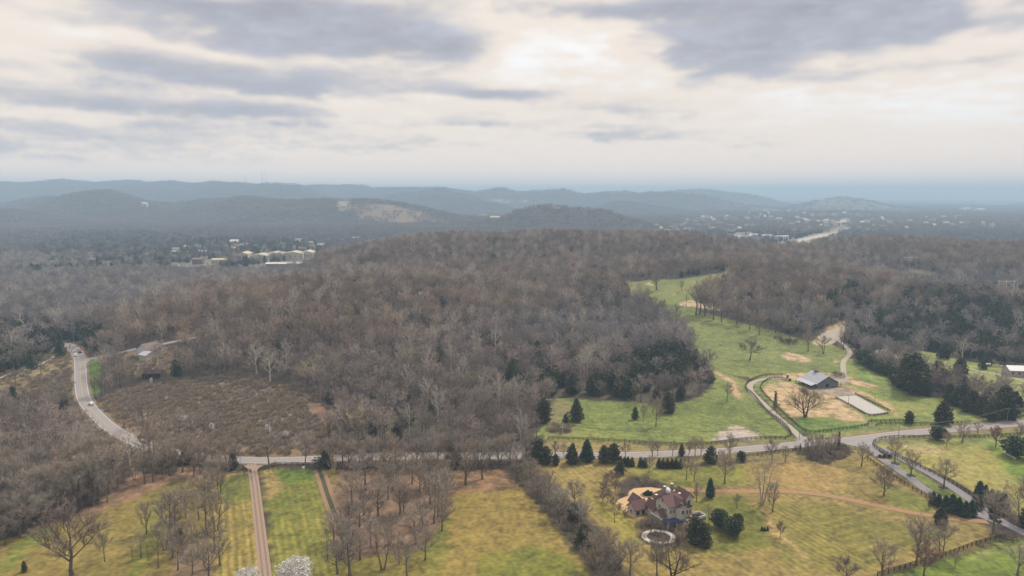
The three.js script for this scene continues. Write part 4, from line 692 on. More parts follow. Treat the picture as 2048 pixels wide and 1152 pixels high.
[[1790, 768, 738], [1804, 776, 730], [1820, 787, 707], [1838, 782, 722], [1810, 766, 720], [1850, 790, 752], [1830, 790, 745]].forEach(([x, y, t], i) => grow('darkcedar', x, y, t, 'tall dark evergreen in the clump between the two meadows', 1, i, 'evergreen clump between the meadows'));
grow('darkcedar', 1873, 770, 722, 'dark upright evergreen standing apart above the meadow hedge', .95, 0);
grow('redcedar', 1919, 754, 715, 'dusky evergreen with a bare top in the upper meadow', .9, 0);
[[1899, 806, 768], [1912, 812, 776], [1922, 812, 770], [1943, 822, 780], [1976, 814, 774], [1960, 830, 796], [1994, 838, 800], [2008, 832, 772], [2016, 838, 784], [2039, 812, 792], [1930, 824, 792], [1980, 842, 806]].forEach(([x, y, t], i) => grow(i === 3 ? 'redcedar' : 'darkcedar', x, y, t, 'dark cedar in the meadow hedge row above the main road', 1, i, 'cedars in the meadow hedge row'));
grow('darkcedar', 1087, 846, 796, 'dark cedar on the pasture, western of two by the brush pile', .95, 0);
grow('darkcedar', 1152, 843, 797, 'dark cedar on the pasture, eastern of two by the brush pile', .85, 1);
grow('cedar', 1131, 846, 828, 'low dark juniper beside the eastern pasture cedar', 1, 2);
grow('cedar', 1270, 839, 814, 'small pointed dark cedar alone on the lower pasture', .85, 2);
grow('bare', 1287, 843, 812, 'slim bare tree next to the small pointed cedar', .6, 2);
grow('bare', 1312, 853, 800, 'bare tree with a tuft of brush at its foot on the lower pasture', .8, 1);
grow('darkcedar', 1335, 825, 783, 'dark cedar at the wood edge of the lower pasture', .95, 1);
grow('bare', 1313, 580, 540, 'large wide bare tree at the top of the green hill', 1.2, 0);
grow('bare', 1363, 582, 561, 'small dark bare tree with a hollow crown on the top pasture', .95, 3);
grow('thin', 1373, 614, 584, 'thin leafless tree on a patch of bare soil high on the hill', 1, 0);
grow('bare', 1325, 638, 602, 'narrow bare tree at the hill wood edge', .65, 2);
grow('bare', 1352, 649, 612, 'dense oval bare tree at the hill wood edge', .9, 0);
[[1427, 639, 594], [1443, 644, 604], [1473, 648, 604], [1499, 659, 620], [1519, 670, 630], [1579, 677, 645], [1614, 672, 640], [1392, 630, 570], [1400, 628, 575], [1410, 632, 580], [1550, 665, 632]].forEach(([x, y, t], i) => grow('bare', x, y, t, 'bare tree on the lower margin of the wooded knoll above the pasture', 1, i, 'bare trees on the margin of the knoll'));
[[1556, 678, 670], [1571, 685, 675], [1583, 687, 675]].forEach(([x, y, t], i) => grow('bush', x, y, t, 'dark brush clump on the green hillside above the bare soil patch', 1.6, i, 'brush clumps on the hillside'));
// white blossom
grow('pear', 592, 1178, 1121, 'big white-blossoming pear tree at the lower edge east of the dirt lane', 1.2, 0);
grow('pear', 495, 1182, 1138, 'white-blossoming pear tree at the lower edge west of the dirt lane', 1.1, 1);
[[333, 801, 793, 1.1], [303, 769, 756, .7], [367, 844, 831, 1.4], [424, 862, 846, .8], [536, 868, 850, .9], [572, 878, 862, .9], [513, 797, 786, .6], [537, 808, 799, .6], [241, 786, 780, .7]].forEach(([x, y, t, w]) => grow('pearlet', x, y, t, 'small white-blossoming tree in the scrubby brown meadow', w, 0, 'white-blossoming trees in the scrub meadow'));

// ------------------------------------------------------------------ scattered woods and scrub
const isFree = (x, z, r) => { for (const t of taken) if ((x - t[0]) ** 2 + (z - t[1]) ** 2 < (t[2] + r) ** 2) return false; return true; };
const clearRings = [];
function woods() {
  const r = rng(4242), list = { bare: [], green: [], scrub: [] };
  const wide = (z) => Math.abs(z) * .80 + 60;
  let z = -195;
  while (z > -2300) {
    const D = -z, s = D < 1350 ? 6.7 : 8.4, w = wide(z);
    for (let x = -w; x < w; x += s) {
      const X = x + (r() - .5) * s * .95, Z = z + (r() - .5) * s * .95, big = fbm(X / 45, Z / 45, 2), c = cover(X + fbm(X / 18, Z / 18, 2) * 9, Z + fbm(X / 18 + 31, Z / 18, 2) * 9), c0 = cover(X, Z), q = r(); if (c0[0] + c0[1] < .02) continue;
      if (c[0] + c[1] < .02 || rowOf(X, ground(X, Z), Z) > 1160) continue;
      if (q < c[1] * (1 + big)) { if (isFree(X, Z, 0)) list.green.push([X, Z, r(), big]); } else if (r() < c[0] * (.93 + big * .55 + fbm(X / 16, Z / 16, 2) * .5)) { if (isFree(X, Z, 0)) list.bare.push([X, Z, r(), big]); }
    }
    z -= s;
  }
  for (let zz = -200; zz > -560; zz -= 2.2) for (let x = -wide(zz); x < wide(zz); x += 2.2) { const X = x + (r() - .5) * 2.2, Z = zz + (r() - .5) * 2.2, c = cover(X, Z); if (r() < c[2] * .85) list.scrub.push([X, Z, r(), fbm(X / 14, Z / 14, 3)]); else if (c[0] > .7 && r() < .05) list.scrub.push([X, Z, r(), 0]); }
  return list;
}
const W_ = woods();
const byDist = (a, b) => (b[1] - a[1]) || (a[0] - b[0]);
W_.bare.sort(byDist); W_.green.sort(byDist); W_.scrub.sort(byDist);
const inFrame = ([x, z], h) => { const y = ground(x, z), dy = y - EYE, f = -dy * SP - z * CP, c = CX + x / f * F; return c > -10 && c < 2058 && rowOf(x, y + h, z) < 1150; };
function placeName(x, z) {
  const y = ground(x, z), f = -(y - EYE) * SP - z * CP, px = CX + x / f * F;
  if (z < -352) return ['on the lower slope of the brown wooded hill north of the road', 'slope'];
  if (px < 300) return ['in the wood below the curve of the road', 'curve wood'];
  if (px < 660) return ['in the belt of wood along the road west of the pickup', 'road belt'];
  if (px < 1040) return ['in the strip of wood south of the road beside the grove', 'grove strip'];
  if (px < 1300) return ['in the overgrown hedgerow between the big field and the mansion lawn', 'hedgerow'];
  return ['at the thicket along the road near the entrance drive', 'entrance thicket'];
}
const restBare = [], restGreen = []; let nb = Math.max(0, 292 - placedBare), ng = 40;
for (const t of W_.bare) { if (nb > 0 && inFrame(t, 11)) { nb--; const [w, g] = placeName(t[0], t[1]), hedge = g === 'hedgerow'; plantTree('bare', (t[2] * 997) | 0, on(t[0], t[1], -.1), (hedge ? .55 : g === 'curve wood' ? 1.1 : .85) + ((t[2] * 97) % 1) * .4, 'bare tree ' + w, 'tree', 'bare trees of the ' + g, { wide: hedge ? 1.1 : .95 + t[2] * .2, mat: (t[2] * 331 | 0) % 5 }); } else restBare.push(t); }
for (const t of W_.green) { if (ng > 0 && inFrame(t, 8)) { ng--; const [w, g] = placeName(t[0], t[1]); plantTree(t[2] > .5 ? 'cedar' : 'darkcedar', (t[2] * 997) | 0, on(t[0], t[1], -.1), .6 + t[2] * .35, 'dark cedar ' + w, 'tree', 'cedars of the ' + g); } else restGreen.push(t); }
// the rest as masses: one object per wood, its plants as copies
const merged = (t) => { const b = new MB(); b.hasC = true; for (const k of ['trunk', 'crown']) if (t[k]) { for (const v of t[k].p) b.p.push(v); for (const v of t[k].c) b.c.push(v); } return b.geo(); };
const forestTrees = [0, 1, 2, 3, 4].map(i => bareTree(300 + i, { h: 14, R: 3.7 + (i % 3) * .55, fork: .3 + (i % 2) * .1, limbs: 11, subs: 5, twigs: 7, fine: 3, w: .08, sides: 4, base: .3, bark: [120, 110, 104], twig: [172, 160, 152] })).map(merged);
const paleTrees = [0, 1].map(i => bareTree(330 + i, { h: 16, R: 4.4, fork: .3, limbs: 11, subs: 5, twigs: 6, fine: 2, w: .09, sides: 4, base: .42, bark: [206, 198, 186], twig: [196, 184, 170] })).map(merged);
const farTrees = [0, 1, 2].map(i => bareTree(320 + i, { h: 14, R: 4.3, fork: .3, limbs: 8, subs: 4, twigs: 5, fine: 2, w: .16, sides: 3, base: .3, bark: [112, 102, 100], twig: [156, 144, 142] })).map(merged);
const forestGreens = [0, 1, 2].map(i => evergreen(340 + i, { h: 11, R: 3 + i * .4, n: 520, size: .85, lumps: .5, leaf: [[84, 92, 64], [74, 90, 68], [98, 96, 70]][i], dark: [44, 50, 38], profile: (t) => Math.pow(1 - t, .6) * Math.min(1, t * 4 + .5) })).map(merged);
const scrubs = [0, 1, 2].map(i => shrub(360 + i, { n: 150, w: .1, c: [[162, 146, 132], [154, 142, 126], [166, 150, 126]][i] })).map(merged);
const M4 = new THREE.Matrix4(), QT = new THREE.Quaternion(), UP = new THREE.Vector3(0, 1, 0);
function mass(name, label, category, sets) {                              // sets: [part name, geometries, list, scale(t), colour(t), sink]
  const o = new THREE.Group(); o.name = numbered(name); tag(o, label, category); o.userData.kind = 'stuff'; scene.add(o);
  for (const [part, geos, list, scale, colour] of sets) geos.forEach((g, k) => {
    const L = list.filter((t, i) => i % geos.length === k); if (!L.length) return;
    const m = new THREE.InstancedMesh(g, plantM, L.length); m.name = part; m.castShadow = m.receiveShadow = true; m.userData.kind = 'stuff';
    L.forEach((t, i) => { const s = scale(t), p = on(t[0], t[1], -.15); QT.setFromAxisAngle(UP, t[2] * 6283); M4.compose(p, QT, new THREE.Vector3(s[0], s[1], s[0])); m.setMatrixAt(i, M4); m.setColorAt(i, colour(t)); });
    o.add(m);
  });
  return o;
}
const tc = new THREE.Color();
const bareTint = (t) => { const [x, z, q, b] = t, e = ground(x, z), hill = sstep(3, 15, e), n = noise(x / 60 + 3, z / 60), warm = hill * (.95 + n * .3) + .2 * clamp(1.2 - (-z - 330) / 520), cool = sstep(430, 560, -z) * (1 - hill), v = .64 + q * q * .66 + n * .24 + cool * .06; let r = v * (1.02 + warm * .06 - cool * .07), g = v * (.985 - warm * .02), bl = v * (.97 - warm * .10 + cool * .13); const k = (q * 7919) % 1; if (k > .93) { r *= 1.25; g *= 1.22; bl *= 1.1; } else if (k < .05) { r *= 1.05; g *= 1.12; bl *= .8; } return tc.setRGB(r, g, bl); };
const greenTint = (t) => { const v = .75 + t[2] * .5; return tc.setRGB(v, v, v * .98); };
const bareScale = (t) => { const s = (.72 + ((t[2] * 97) % 1) * .5 + t[3] * .15) * (t[1] > -345 && t[0] < -60 ? 1.2 : 1); return [s * (.95 + ((t[2] * 777) % 1) * .25), s]; }, greenScale = (t) => { const s = .75 + ((t[2] * 577) % 1) * .5; return [s * 1.05, s]; };
const near = (a, b) => (t) => -t[1] >= a && -t[1] < b;
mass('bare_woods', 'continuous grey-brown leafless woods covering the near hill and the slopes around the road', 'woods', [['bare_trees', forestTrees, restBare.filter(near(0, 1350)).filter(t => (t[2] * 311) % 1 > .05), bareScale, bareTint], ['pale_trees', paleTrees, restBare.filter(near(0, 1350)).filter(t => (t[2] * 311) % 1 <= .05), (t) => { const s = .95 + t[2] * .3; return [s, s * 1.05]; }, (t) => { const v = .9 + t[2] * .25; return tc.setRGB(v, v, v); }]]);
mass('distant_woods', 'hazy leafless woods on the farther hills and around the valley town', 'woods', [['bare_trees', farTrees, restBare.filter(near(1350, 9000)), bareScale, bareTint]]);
mass('evergreen_woods', 'dark evergreens mixed through the woods, thickest on the slope above the farmhouse', 'woods', [['evergreens', forestGreens, restGreen, greenScale, greenTint]]);
mass('scrub', 'brown leafless scrub filling the rough meadow inside the road curve', 'scrub', [['shrubs', scrubs, W_.scrub, (t) => { const s = .6 + t[2] * .9 + t[3] * .5; return [s * 1.1, s]; }, (t) => { const v = .8 + t[2] * .4 + t[3] * .3, k = (t[2] * 577) % 1; return k > .93 ? tc.setRGB(v * 1.1, v * 1.12, v * .7) : tc.setRGB(v, v * .97, v * .96); }]]);
// beyond: clumps of a dozen crowns each
function clump(seed, n, span, green) {
  const r = rng(seed), b = new MB(); b.hasC = true;
  for (let i = 0; i < n; i++) {
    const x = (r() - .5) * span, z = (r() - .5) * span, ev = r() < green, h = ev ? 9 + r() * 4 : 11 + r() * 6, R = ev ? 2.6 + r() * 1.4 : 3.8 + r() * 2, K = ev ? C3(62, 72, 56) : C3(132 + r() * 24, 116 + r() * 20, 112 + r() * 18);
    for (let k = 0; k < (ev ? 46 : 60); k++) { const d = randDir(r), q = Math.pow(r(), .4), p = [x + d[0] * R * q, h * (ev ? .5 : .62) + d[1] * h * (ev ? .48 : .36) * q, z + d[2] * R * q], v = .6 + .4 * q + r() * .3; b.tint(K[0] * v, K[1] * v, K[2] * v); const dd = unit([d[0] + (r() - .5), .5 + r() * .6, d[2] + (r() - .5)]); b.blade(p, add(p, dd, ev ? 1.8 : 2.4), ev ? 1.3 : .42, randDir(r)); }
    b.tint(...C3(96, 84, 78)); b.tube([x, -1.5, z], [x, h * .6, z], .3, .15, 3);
  }
  return b.geo();
}
{
  const A = [], r = rng(99);
  let z = -2300; while (z > -8200) { const s = z > -5000 ? 30 : 40; for (let x = z * .80; x < -z * .80; x += s) { const X = x + (r() - .5) * s, Z = z + (r() - .5) * s, c = Z > -5200 && Math.abs(X) < 2600 ? cover(X, Z) : [X > 1200 ? .5 : 1, .1, 0]; if (r() < c[0] + c[1] * .7) A.push([X, Z, r(), c[1]]); } z -= s; }
  const B = []; z = -8200; while (z > -16000) { const s = 30 + (-z - 5600) * .012; for (let x = z * .45; x < -z * .80; x += s * 1.5) { const X = x + (r() - .5) * s, Z = z + (r() - .5) * s; if (r() < .55 + fbm(X / 300, Z / 300, 2)) B.push([X, Z, r(), 0]); } z -= s; }
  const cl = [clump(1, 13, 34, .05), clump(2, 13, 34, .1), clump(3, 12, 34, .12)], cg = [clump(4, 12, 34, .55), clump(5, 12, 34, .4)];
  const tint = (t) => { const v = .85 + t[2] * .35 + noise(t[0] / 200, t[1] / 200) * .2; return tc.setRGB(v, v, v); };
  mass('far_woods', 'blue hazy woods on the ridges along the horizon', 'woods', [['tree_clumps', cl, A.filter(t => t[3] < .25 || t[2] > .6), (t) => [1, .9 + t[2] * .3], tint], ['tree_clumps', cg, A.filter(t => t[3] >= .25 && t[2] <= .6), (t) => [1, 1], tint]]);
  mass('plain_woods', 'faint tree cover on the wide plain fading into the horizon haze', 'woods', [['tree_clumps', cg, B, (t) => [1.4, 1], tint]]);
}
// ------------------------------------------------------------------ things people built
const stucco = std('cream_stucco', col(226, 216, 200), .85, { map: GRAIN }), roofM = std('maroon_shingle', col(122, 88, 88), .9, { map: GRAIN2 }), glass = std('dark_glass', col(52, 56, 66), .25), trimM = std('white_trim', col(232, 230, 226), .6), stoneM = std('stone', col(168, 152, 136), .95, { map: GRAIN2 }), blackM = std('black_iron', col(44, 42, 46), .6), darkWood = std('dark_wood', col(52, 44, 40), .9), poleM = std('weathered_pole', col(170, 158, 142), .9), navy = std('navy_canvas', col(52, 62, 96), .9), metalRoof = std('pale_metal_roof', col(206, 208, 216), .55, { metalness: .1, map: GRAIN }), barnM = std('grey_green_boards', col(124, 134, 140), .9, { map: GRAIN2 }), taupe = std('taupe_shingle', col(142, 126, 118), .9, { map: GRAIN2 }), rust = std('rust_roof', col(86, 58, 60), .9, { map: GRAIN2 }), white = std('white_paint', col(240, 240, 240), .5), brick = std('brick', col(150, 106, 94), .9, { map: GRAIN2 }), wireM = std('wire', col(120, 112, 108), .6), rockM = std('white_stone', col(226, 218, 206), .9, { map: GRAIN2 }), soilM = std('dark_mulch', col(74, 58, 50), 1);
// a framed window or door, set a little proud of a wall; face: 'f' towards +z at z, 'l' towards -x at x, 'r' towards +x at x
function windowIn(parent, face, a, y, at0, w, h, name = 'window') {
  const f = new MB(), g = new MB(), d = .06, B = (m, a0, a1, y0, y1, o0, o1) => face === 'f' ? m.box(a0, y0, at0 + o0, a1, y1, at0 + o1) : face === 'r' ? m.box(at0 + o0, y0, a0, at0 + o1, y1, a1) : m.box(at0 - o1, y0, a0, at0 - o0, y1, a1);
  B(g, a - w / 2, a + w / 2, y, y + h, .01, .04); const t = .09;
  B(f, a - w / 2 - t, a - w / 2, y - t, y + h + t, .005, d + .03); B(f, a + w / 2, a + w / 2 + t, y - t, y + h + t, .005, d + .03); B(f, a - w / 2, a + w / 2, y + h, y + h + t, .005, d + .03); B(f, a - w / 2, a + w / 2, y - t, y, .005, d + .08); if (name === 'window') B(f, a - .03, a + .03, y, y + h, .041, d + .02);
  const o = g.build(name, name === 'door' ? darkWood : glass, parent); f.build('frame', trimM, o); return o;
}
// ---- mansion
{
  const M = thing('mansion', 'large cream mansion with maroon gabled roofs and a navy awning beside the sandy court', 'house', at(1364.9, 1046), 27 * D2R);
  const block = (x0, z0, x1, z1, e, r, axis, hip) => { const w = new MB().walls(x0, z0, x1, z1, -2, e, hip ? e : r, hip ? '' : axis).build('wall', stucco, M); const b = new MB(); hip ? b.hip(x0, z0, x1, z1, e, r, .55) : b.gable(x0, z0, x1, z1, e, r, axis, .6); b.build('roof', roofM, M); return w; };
  const m = block(-6.7, -7.8, 0, 0, 8, 10.6, 'x'); const cross = block(-3.9, -3.9, -.2, .9, 8.1, 10.3, 'z');
  const bay = new MB(), bx = [-3.7, -3.0, -1.1, -.4], bz = [.91, 2.2, 2.2, .91]; for (let i = 0; i < 3; i++) bay.quad([bx[i], -1, bz[i]], [bx[i + 1], -1, bz[i + 1]], [bx[i + 1], 7.6, bz[i + 1]], [bx[i], 7.6, bz[i]]); const bw = bay.build('bay_wall', stucco, M);
  const br = new MB(); const ap = [-2.05, 8.6, .9]; for (let i = 0; i < 3; i++) br.tri([bx[i] - .15, 7.61, bz[i] + .2], [bx[i + 1] + .15, 7.61, bz[i + 1] + .2], ap); br.build('bay_roof', roofM, M);
  for (const y of [1.4, 4.8]) { windowIn(bw, 'f', -2.05, y, 2.2, 1.1, 1.7); }
  for (const [x, y] of [[-6, 5], [-4.6, 5], [-5.3, 1.2]]) windowIn(m, 'f', x, y, 0, .8, 1.6);
  for (const [z, y] of [[-2, 5.2], [-5.6, 5.2], [-3.9, 8.2]]) windowIn(m, 'l', z, y, -6.7, .9, 1.4);
  const rb = block(3.7, -9, 7.4, -3, 7.8, 10, 'z'); windowIn(rb, 'f', 5.55, 4.6, -3, 1.2, 2.2); for (const x of [4.8, 6.3]) windowIn(rb, 'f', x, 1.2, -3, .8, 1.7); windowIn(rb, 'r', -6, 4.8, 7.4, .9, 1.5);
  new MB().box(4.6, 4.2, -2.98, 6.5, 4.3, -2.2).box(4.6, 4.3, -2.26, 6.5, 5.0, -2.2).build('balcony', blackM, M);
  block(0.003, -7, 3.697, -2.6, 6, 8, 'x'); const gl = new MB().box(.6, .2, -2.57, 3.2, 3, -2.5).build('glass_doors', glass, M);
  block(-2, -15, 5.5, -9.003, 6, 9, '', true);
  const dome = new THREE.LatheGeometry([[1.5, 0], [1.5, .9], [1.35, 1.2], [1, 1.7], [.45, 2.05], [.16, 2.15], [.12, 2.7], [0, 2.75]].map(a => new THREE.Vector2(...a)), 14); dome.translate(.9, 8, -10.6); put('dome', dome, white, M);
  const g1 = block(-12.8, -17.5, -7.1, -12.9, 2.7, 5, 'x'); windowIn(g1, 'l', -15.2, .5, -12.8, 1, 1.3); for (const x of [-11.4, -8.8]) windowIn(g1, 'f', x, -.4, -12.9, 1.6, 2.1, 'door');
  block(-9.6, -21, -5.4, -17.503, 2.9, 5.2, 'z'); block(-7.097, -13, -4.2, -7.803, 4, 6, 'z'); block(-4.197, -12.6, -2.003, -7.803, 6, 7.8, '', true);
  const lw = block(-9.2, -5.6, -6.703, -1.6, 4.3, 5.9, 'x'); windowIn(lw, 'l', -3.6, 1.2, -9.2, 2.2, 2); windowIn(lw, 'f', -8, 1.2, -1.6, 1.2, 1.8);
  new MB().box(-9.6, -2.5, -7.2, -9.25, 3.0, -.6).box(-9.25, -2.5, -.95, -6.75, 3.0, -.6).box(-12, -2.5, -7.2, -9.61, .8, -6.9).build('terrace_wall', stoneM, M);
  new MB().box(-9.7, 3.003, -7.3, -9.2, 3.2, -.55).build('parapet', trimM, M);
  const aw = new MB(); aw.quad([-9.1, 3.3, -.55], [-1.1, 3.3, .95], [-1.1, 2.75, 3.3], [-9.1, 2.75, 2.2]); aw.quad([-9.1, 3.2, -.55], [-1.1, 3.2, .95], [-1.1, 2.65, 3.3], [-9.1, 2.65, 2.2]); aw.quad([-9.1, 2.75, 2.2], [-1.1, 2.75, 3.3], [-1.1, 2.4, 3.3], [-9.1, 2.4, 2.2]); aw.build('awning', navy, M);
  for (const [x, z] of [[-8.9, 2.1], [-5.1, 2.6], [-1.3, 3.1]]) new MB().box(x - .12, -1.5, z - .12, x + .12, 2.6, z + .12).build('post', trimM, M);
  new MB().box(5, -1.5, -2.2, 10.2, .9, 1.8).build('terrace', stoneM, M);
  for (const [a, b, c, d] of [[5, 1.55, 10.2, 1.8], [9.95, -2.2, 10.2, 1.54], [7.6, -2.2, 9.9, -1.95]]) new MB().box(a, .9, b, c, 1.8, d).build('parapet', trimM, M);
  for (const [x, z, h] of [[-1.2, -9.6, 11.2], [2.2, -4.8, 9.6], [4.6, -12, 10.2], [-5.2, -9.6, 8.6]]) { const c = new MB().box(x - .4, 5, z - .4, x + .4, h, z + .4).build('chimney', stoneM, M); new MB().box(x - .5, h, z - .5, x + .5, h + .15, z + .5).build('cap', trimM, c); }
  const cnt = (u, w) => M.localToWorld(new THREE.Vector3(u, 0, w)); M.updateMatrixWorld();
  for (const [u, w] of [[6.4, -.6], [8.2, -.2]]) { const p = cnt(u, w), s = thing('garden_sofa', u < 7 ? 'dark outdoor sofa on the mansion side terrace, nearer the house wall' : 'dark outdoor sofa on the mansion side terrace, by the outer parapet', 'outdoor sofa', p.setY(M.position.y + .9), 27 * D2R); new MB().box(-.8, .15, -.4, .8, .45, .4).build('seat', blackM, s); new MB().box(-.8, .45, -.4, .8, .9, -.2).build('backrest', blackM, s); for (const x of [-.8, .62]) new MB().box(x, .453, -.19, x + .18, .65, .4).build('armrest', blackM, s); for (const x of [-.7, .6]) for (const z of [-.3, .25]) new MB().box(x, 0, z, x + .1, .15, z + .1).build('leg', darkWood, s); }
}
// white-ringed oval garden
{
  const c = at(1317, 1075), G = thing('ring_garden', 'oval garden bed ringed with white stones below the mansion', 'garden bed', c), r = rng(5), N = 34;
  const ring = (i, q) => { const a = i / N * 6.28318; return [Math.cos(a) * 6 * q, Math.sin(a) * 5.2 * q]; }, gy = (x, z) => ground(c.x + x, c.z + z) - c.y;
  const bed = new MB(); for (let i = 0; i < N; i++) { const a = ring(i, .72), b = ring(i + 1, .72); bed.tri([0, gy(0, 0) + .16, 0], [b[0], gy(...b) + .16, b[1]], [a[0], gy(...a) + .16, a[1]]); } bed.build('soil', soilM, G);
  for (let i = 0; i < N; i++) { const a = ring(i + .04, .73), b = ring(i + .96, .73), d = ring(i + .04, 1 + r() * .08), e = ring(i + .96, 1 + r() * .08), y = gy(...d) - .1, t = y + .42 + r() * .12; const m = new MB(); m.quad([a[0], t, a[1]], [b[0], t, b[1]], [e[0], t, e[1]], [d[0], t, d[1]]); for (const [p, q] of [[a, b], [b, e], [e, d], [d, a]]) m.quad([p[0], y, p[1]], [q[0], y, q[1]], [q[0], t, q[1]], [p[0], t, p[1]]); m.build('stone', rockM, G); }
  const p2 = at(1296, 991), Q = thing('court_planter', 'round stone-edged planter with evergreen shrubs in the middle of the sandy motor court', 'planter', p2);
  const k = new THREE.TorusGeometry(2.3, .28, 6, 26); k.rotateX(Math.PI / 2); k.scale(1.25, 1, 1); k.translate(0, .25, 0); put('kerb', k, stoneM, Q); const so = new THREE.CircleGeometry(2.25, 24); so.rotateX(-Math.PI / 2); so.scale(1.25, 1, 1); so.translate(0, .3, 0); put('soil', so, soilM, Q);
  for (const [x, z, s] of [[0, 0, .3], [-1.5, .3, .2], [1.4, -.2, .22], [.6, .9, .17], [-.7, -.9, .18]]) { const m = new THREE.Mesh(proto.broad[0].crown, plantTints[0]); m.name = 'shrub'; m.position.set(x, .2, z); m.scale.setScalar(s * .8); Q.add(m); }
}
// ---- a plain house: walls, gable roof, chimney, windows
function house(px, py, w, d, e, r, turn, wallM, rM, label, group, o = {}) {
  const h = thing(o.name || 'house', label, o.cat || 'house', at(px, py), turn, group);
  const wl = new MB().walls(-w / 2, -d / 2, w / 2, d / 2, -2, e, r, o.axis || 'x').build('wall', wallM, h);
  new MB().gable(-w / 2, -d / 2, w / 2, d / 2, e, r, o.axis || 'x', .5, .25).build('roof', rM, h);
  if (o.windows) for (let i = 0; i < o.windows; i++) windowIn(wl, 'f', -w / 2 + (i + .5) * w / o.windows, e * .35, d / 2, Math.min(1.4, w / o.windows * .5), e * .4);
  if (o.chimney) new MB().box(w * .3 - .4, e, -d * .2 - .4, w * .3 + .4, r + 1.2, -d * .2 + .4).build('chimney', brick, h);
  return h;
}
// ---- barn in the farmyard
{
  const B = thing('barn', 'grey-green horse barn with a low pale metal roof in the straw farmyard', 'barn', at(1654, 775), 14 * D2R);
  const w = new MB().walls(-8, -15, 8, 0, -.5, 3.3, 7.6, 'z').build('wall', barnM, B);
  const rf = new MB().gable(-8, -15, 8, 0, 3.3, 7.6, 'z', .9, .2).build('roof', metalRoof, B);
  { const q = new MB(); for (let z = -15.6; z < .8; z += 1.1) for (const x of [-1, 1]) q.tube([x * 8.9, 3.52 - .32, z], [x * .05, 7.84, z], .05, .05, 3); q.build('roof_seams', metalRoof, rf).userData.kind = 'stuff'; }
  new MB().quad([-8.9, 3.35, .6], [-8.9, 3.35, -15.6], [-12.6, 2.3, -15.6], [-12.6, 2.3, .6]).quad([-8.9, 3.2, .6], [-8.9, 3.2, -15.6], [-12.6, 2.15, -15.6], [-12.6, 2.15, .6]).build('lean_to_roof', metalRoof, B);
  for (let i = 0; i < 6; i++) new MB().box(-12.4, -.5, -15.2 + i * 3, -12.15, 2.2, -14.95 + i * 3).build('post', darkWood, B);
  new MB().quad([8.9, 3.3, .6], [8.9, 3.3, -15.6], [11, 2.6, -15.6], [11, 2.6, .6]).quad([8.9, 3.15, .6], [8.9, 3.15, -15.6], [11, 2.45, -15.6], [11, 2.45, .6]).build('lean_to_roof', metalRoof, B);
  for (let i = 0; i < 6; i++) new MB().box(10.6, -.5, -15.2 + i * 3, 10.85, 2.5, -14.95 + i * 3).build('post', darkWood, B);
  windowIn(w, 'f', 0, -.2, 0, 3, 3, 'door'); for (const x of [-6.3, -4.4, -2.6, 2.6, 4.4, 6.3]) windowIn(w, 'f', x, 1, 0, 1, 1.1); windowIn(w, 'f', 0, 4.6, 0, 1.6, 1.2);
  const cu = new MB().box(-1, 7, -12.2, 1, 8.6, -10.2).build('cupola', barnM, B); new MB().hip(-1, -12.2, 1, -10.2, 8.6, 9.5, .3, .1).build('roof', taupe, cu);
}
// ---- farmhouse, houses at the picture's sides, cabins in the wood
{
  house(1762, 716, 13, 8, 3.6, 6.4, 20 * D2R, stucco, metalRoof, 'white-roofed farmhouse half hidden behind evergreens east of the upper drive', null, { windows: 4, chimney: 1 });
  house(1782, 722, 8, 6, 2.8, 4.6, 20 * D2R, stucco, metalRoof, 'low white-roofed garage just east of the farmhouse', null, { name: 'garage', cat: 'garage' });
  house(2036, 750, 16, 10, 4.2, 6.6, -8 * D2R, std('pinkish_stucco', col(204, 188, 184), .9), metalRoof, 'pinkish house with a pale roof at the east edge beside the hill drive', null, { windows: 4, chimney: 1 });
  house(300, 705, 12, 12, 3.6, 7.2, 62 * D2R, white, taupe, 'house with a taupe roof above the scrub meadow beside the side road', null, { windows: 3, chimney: 1 });
  house(297, 716, 9, 8, 3, 5, 62 * D2R, stucco, metalRoof, 'white metal-roofed annex in front of the taupe-roofed house', null, { name: 'annex', cat: 'annex', axis: 'z' });
  house(306, 752, 11, 7, 2.6, 4.4, 10 * D2R, darkWood, rust, 'low dark red-roofed shed at the upper edge of the scrub meadow', null, { name: 'shed', cat: 'shed' });
  house(849, 600, 9, 5, 6.5, 8, .2, white, metalRoof, 'small white cabin showing through the bare trees near the hill middle', null, { name: 'cabin', cat: 'cabin', windows: 3 });
  house(999, 562, 12, 6, 8, 10.5, -.1, stucco, metalRoof, 'pale-roofed cabin high on the wooded hill', null, { name: 'cabin', cat: 'cabin', windows: 3 });
  house(1066, 583, 10, 6, 6, 8, .3, std('tan_wall', col(196, 168, 138), .9), taupe, 'tan cabin among trees on the upper wooded hill', null, { name: 'cabin', cat: 'cabin', windows: 2 });
}
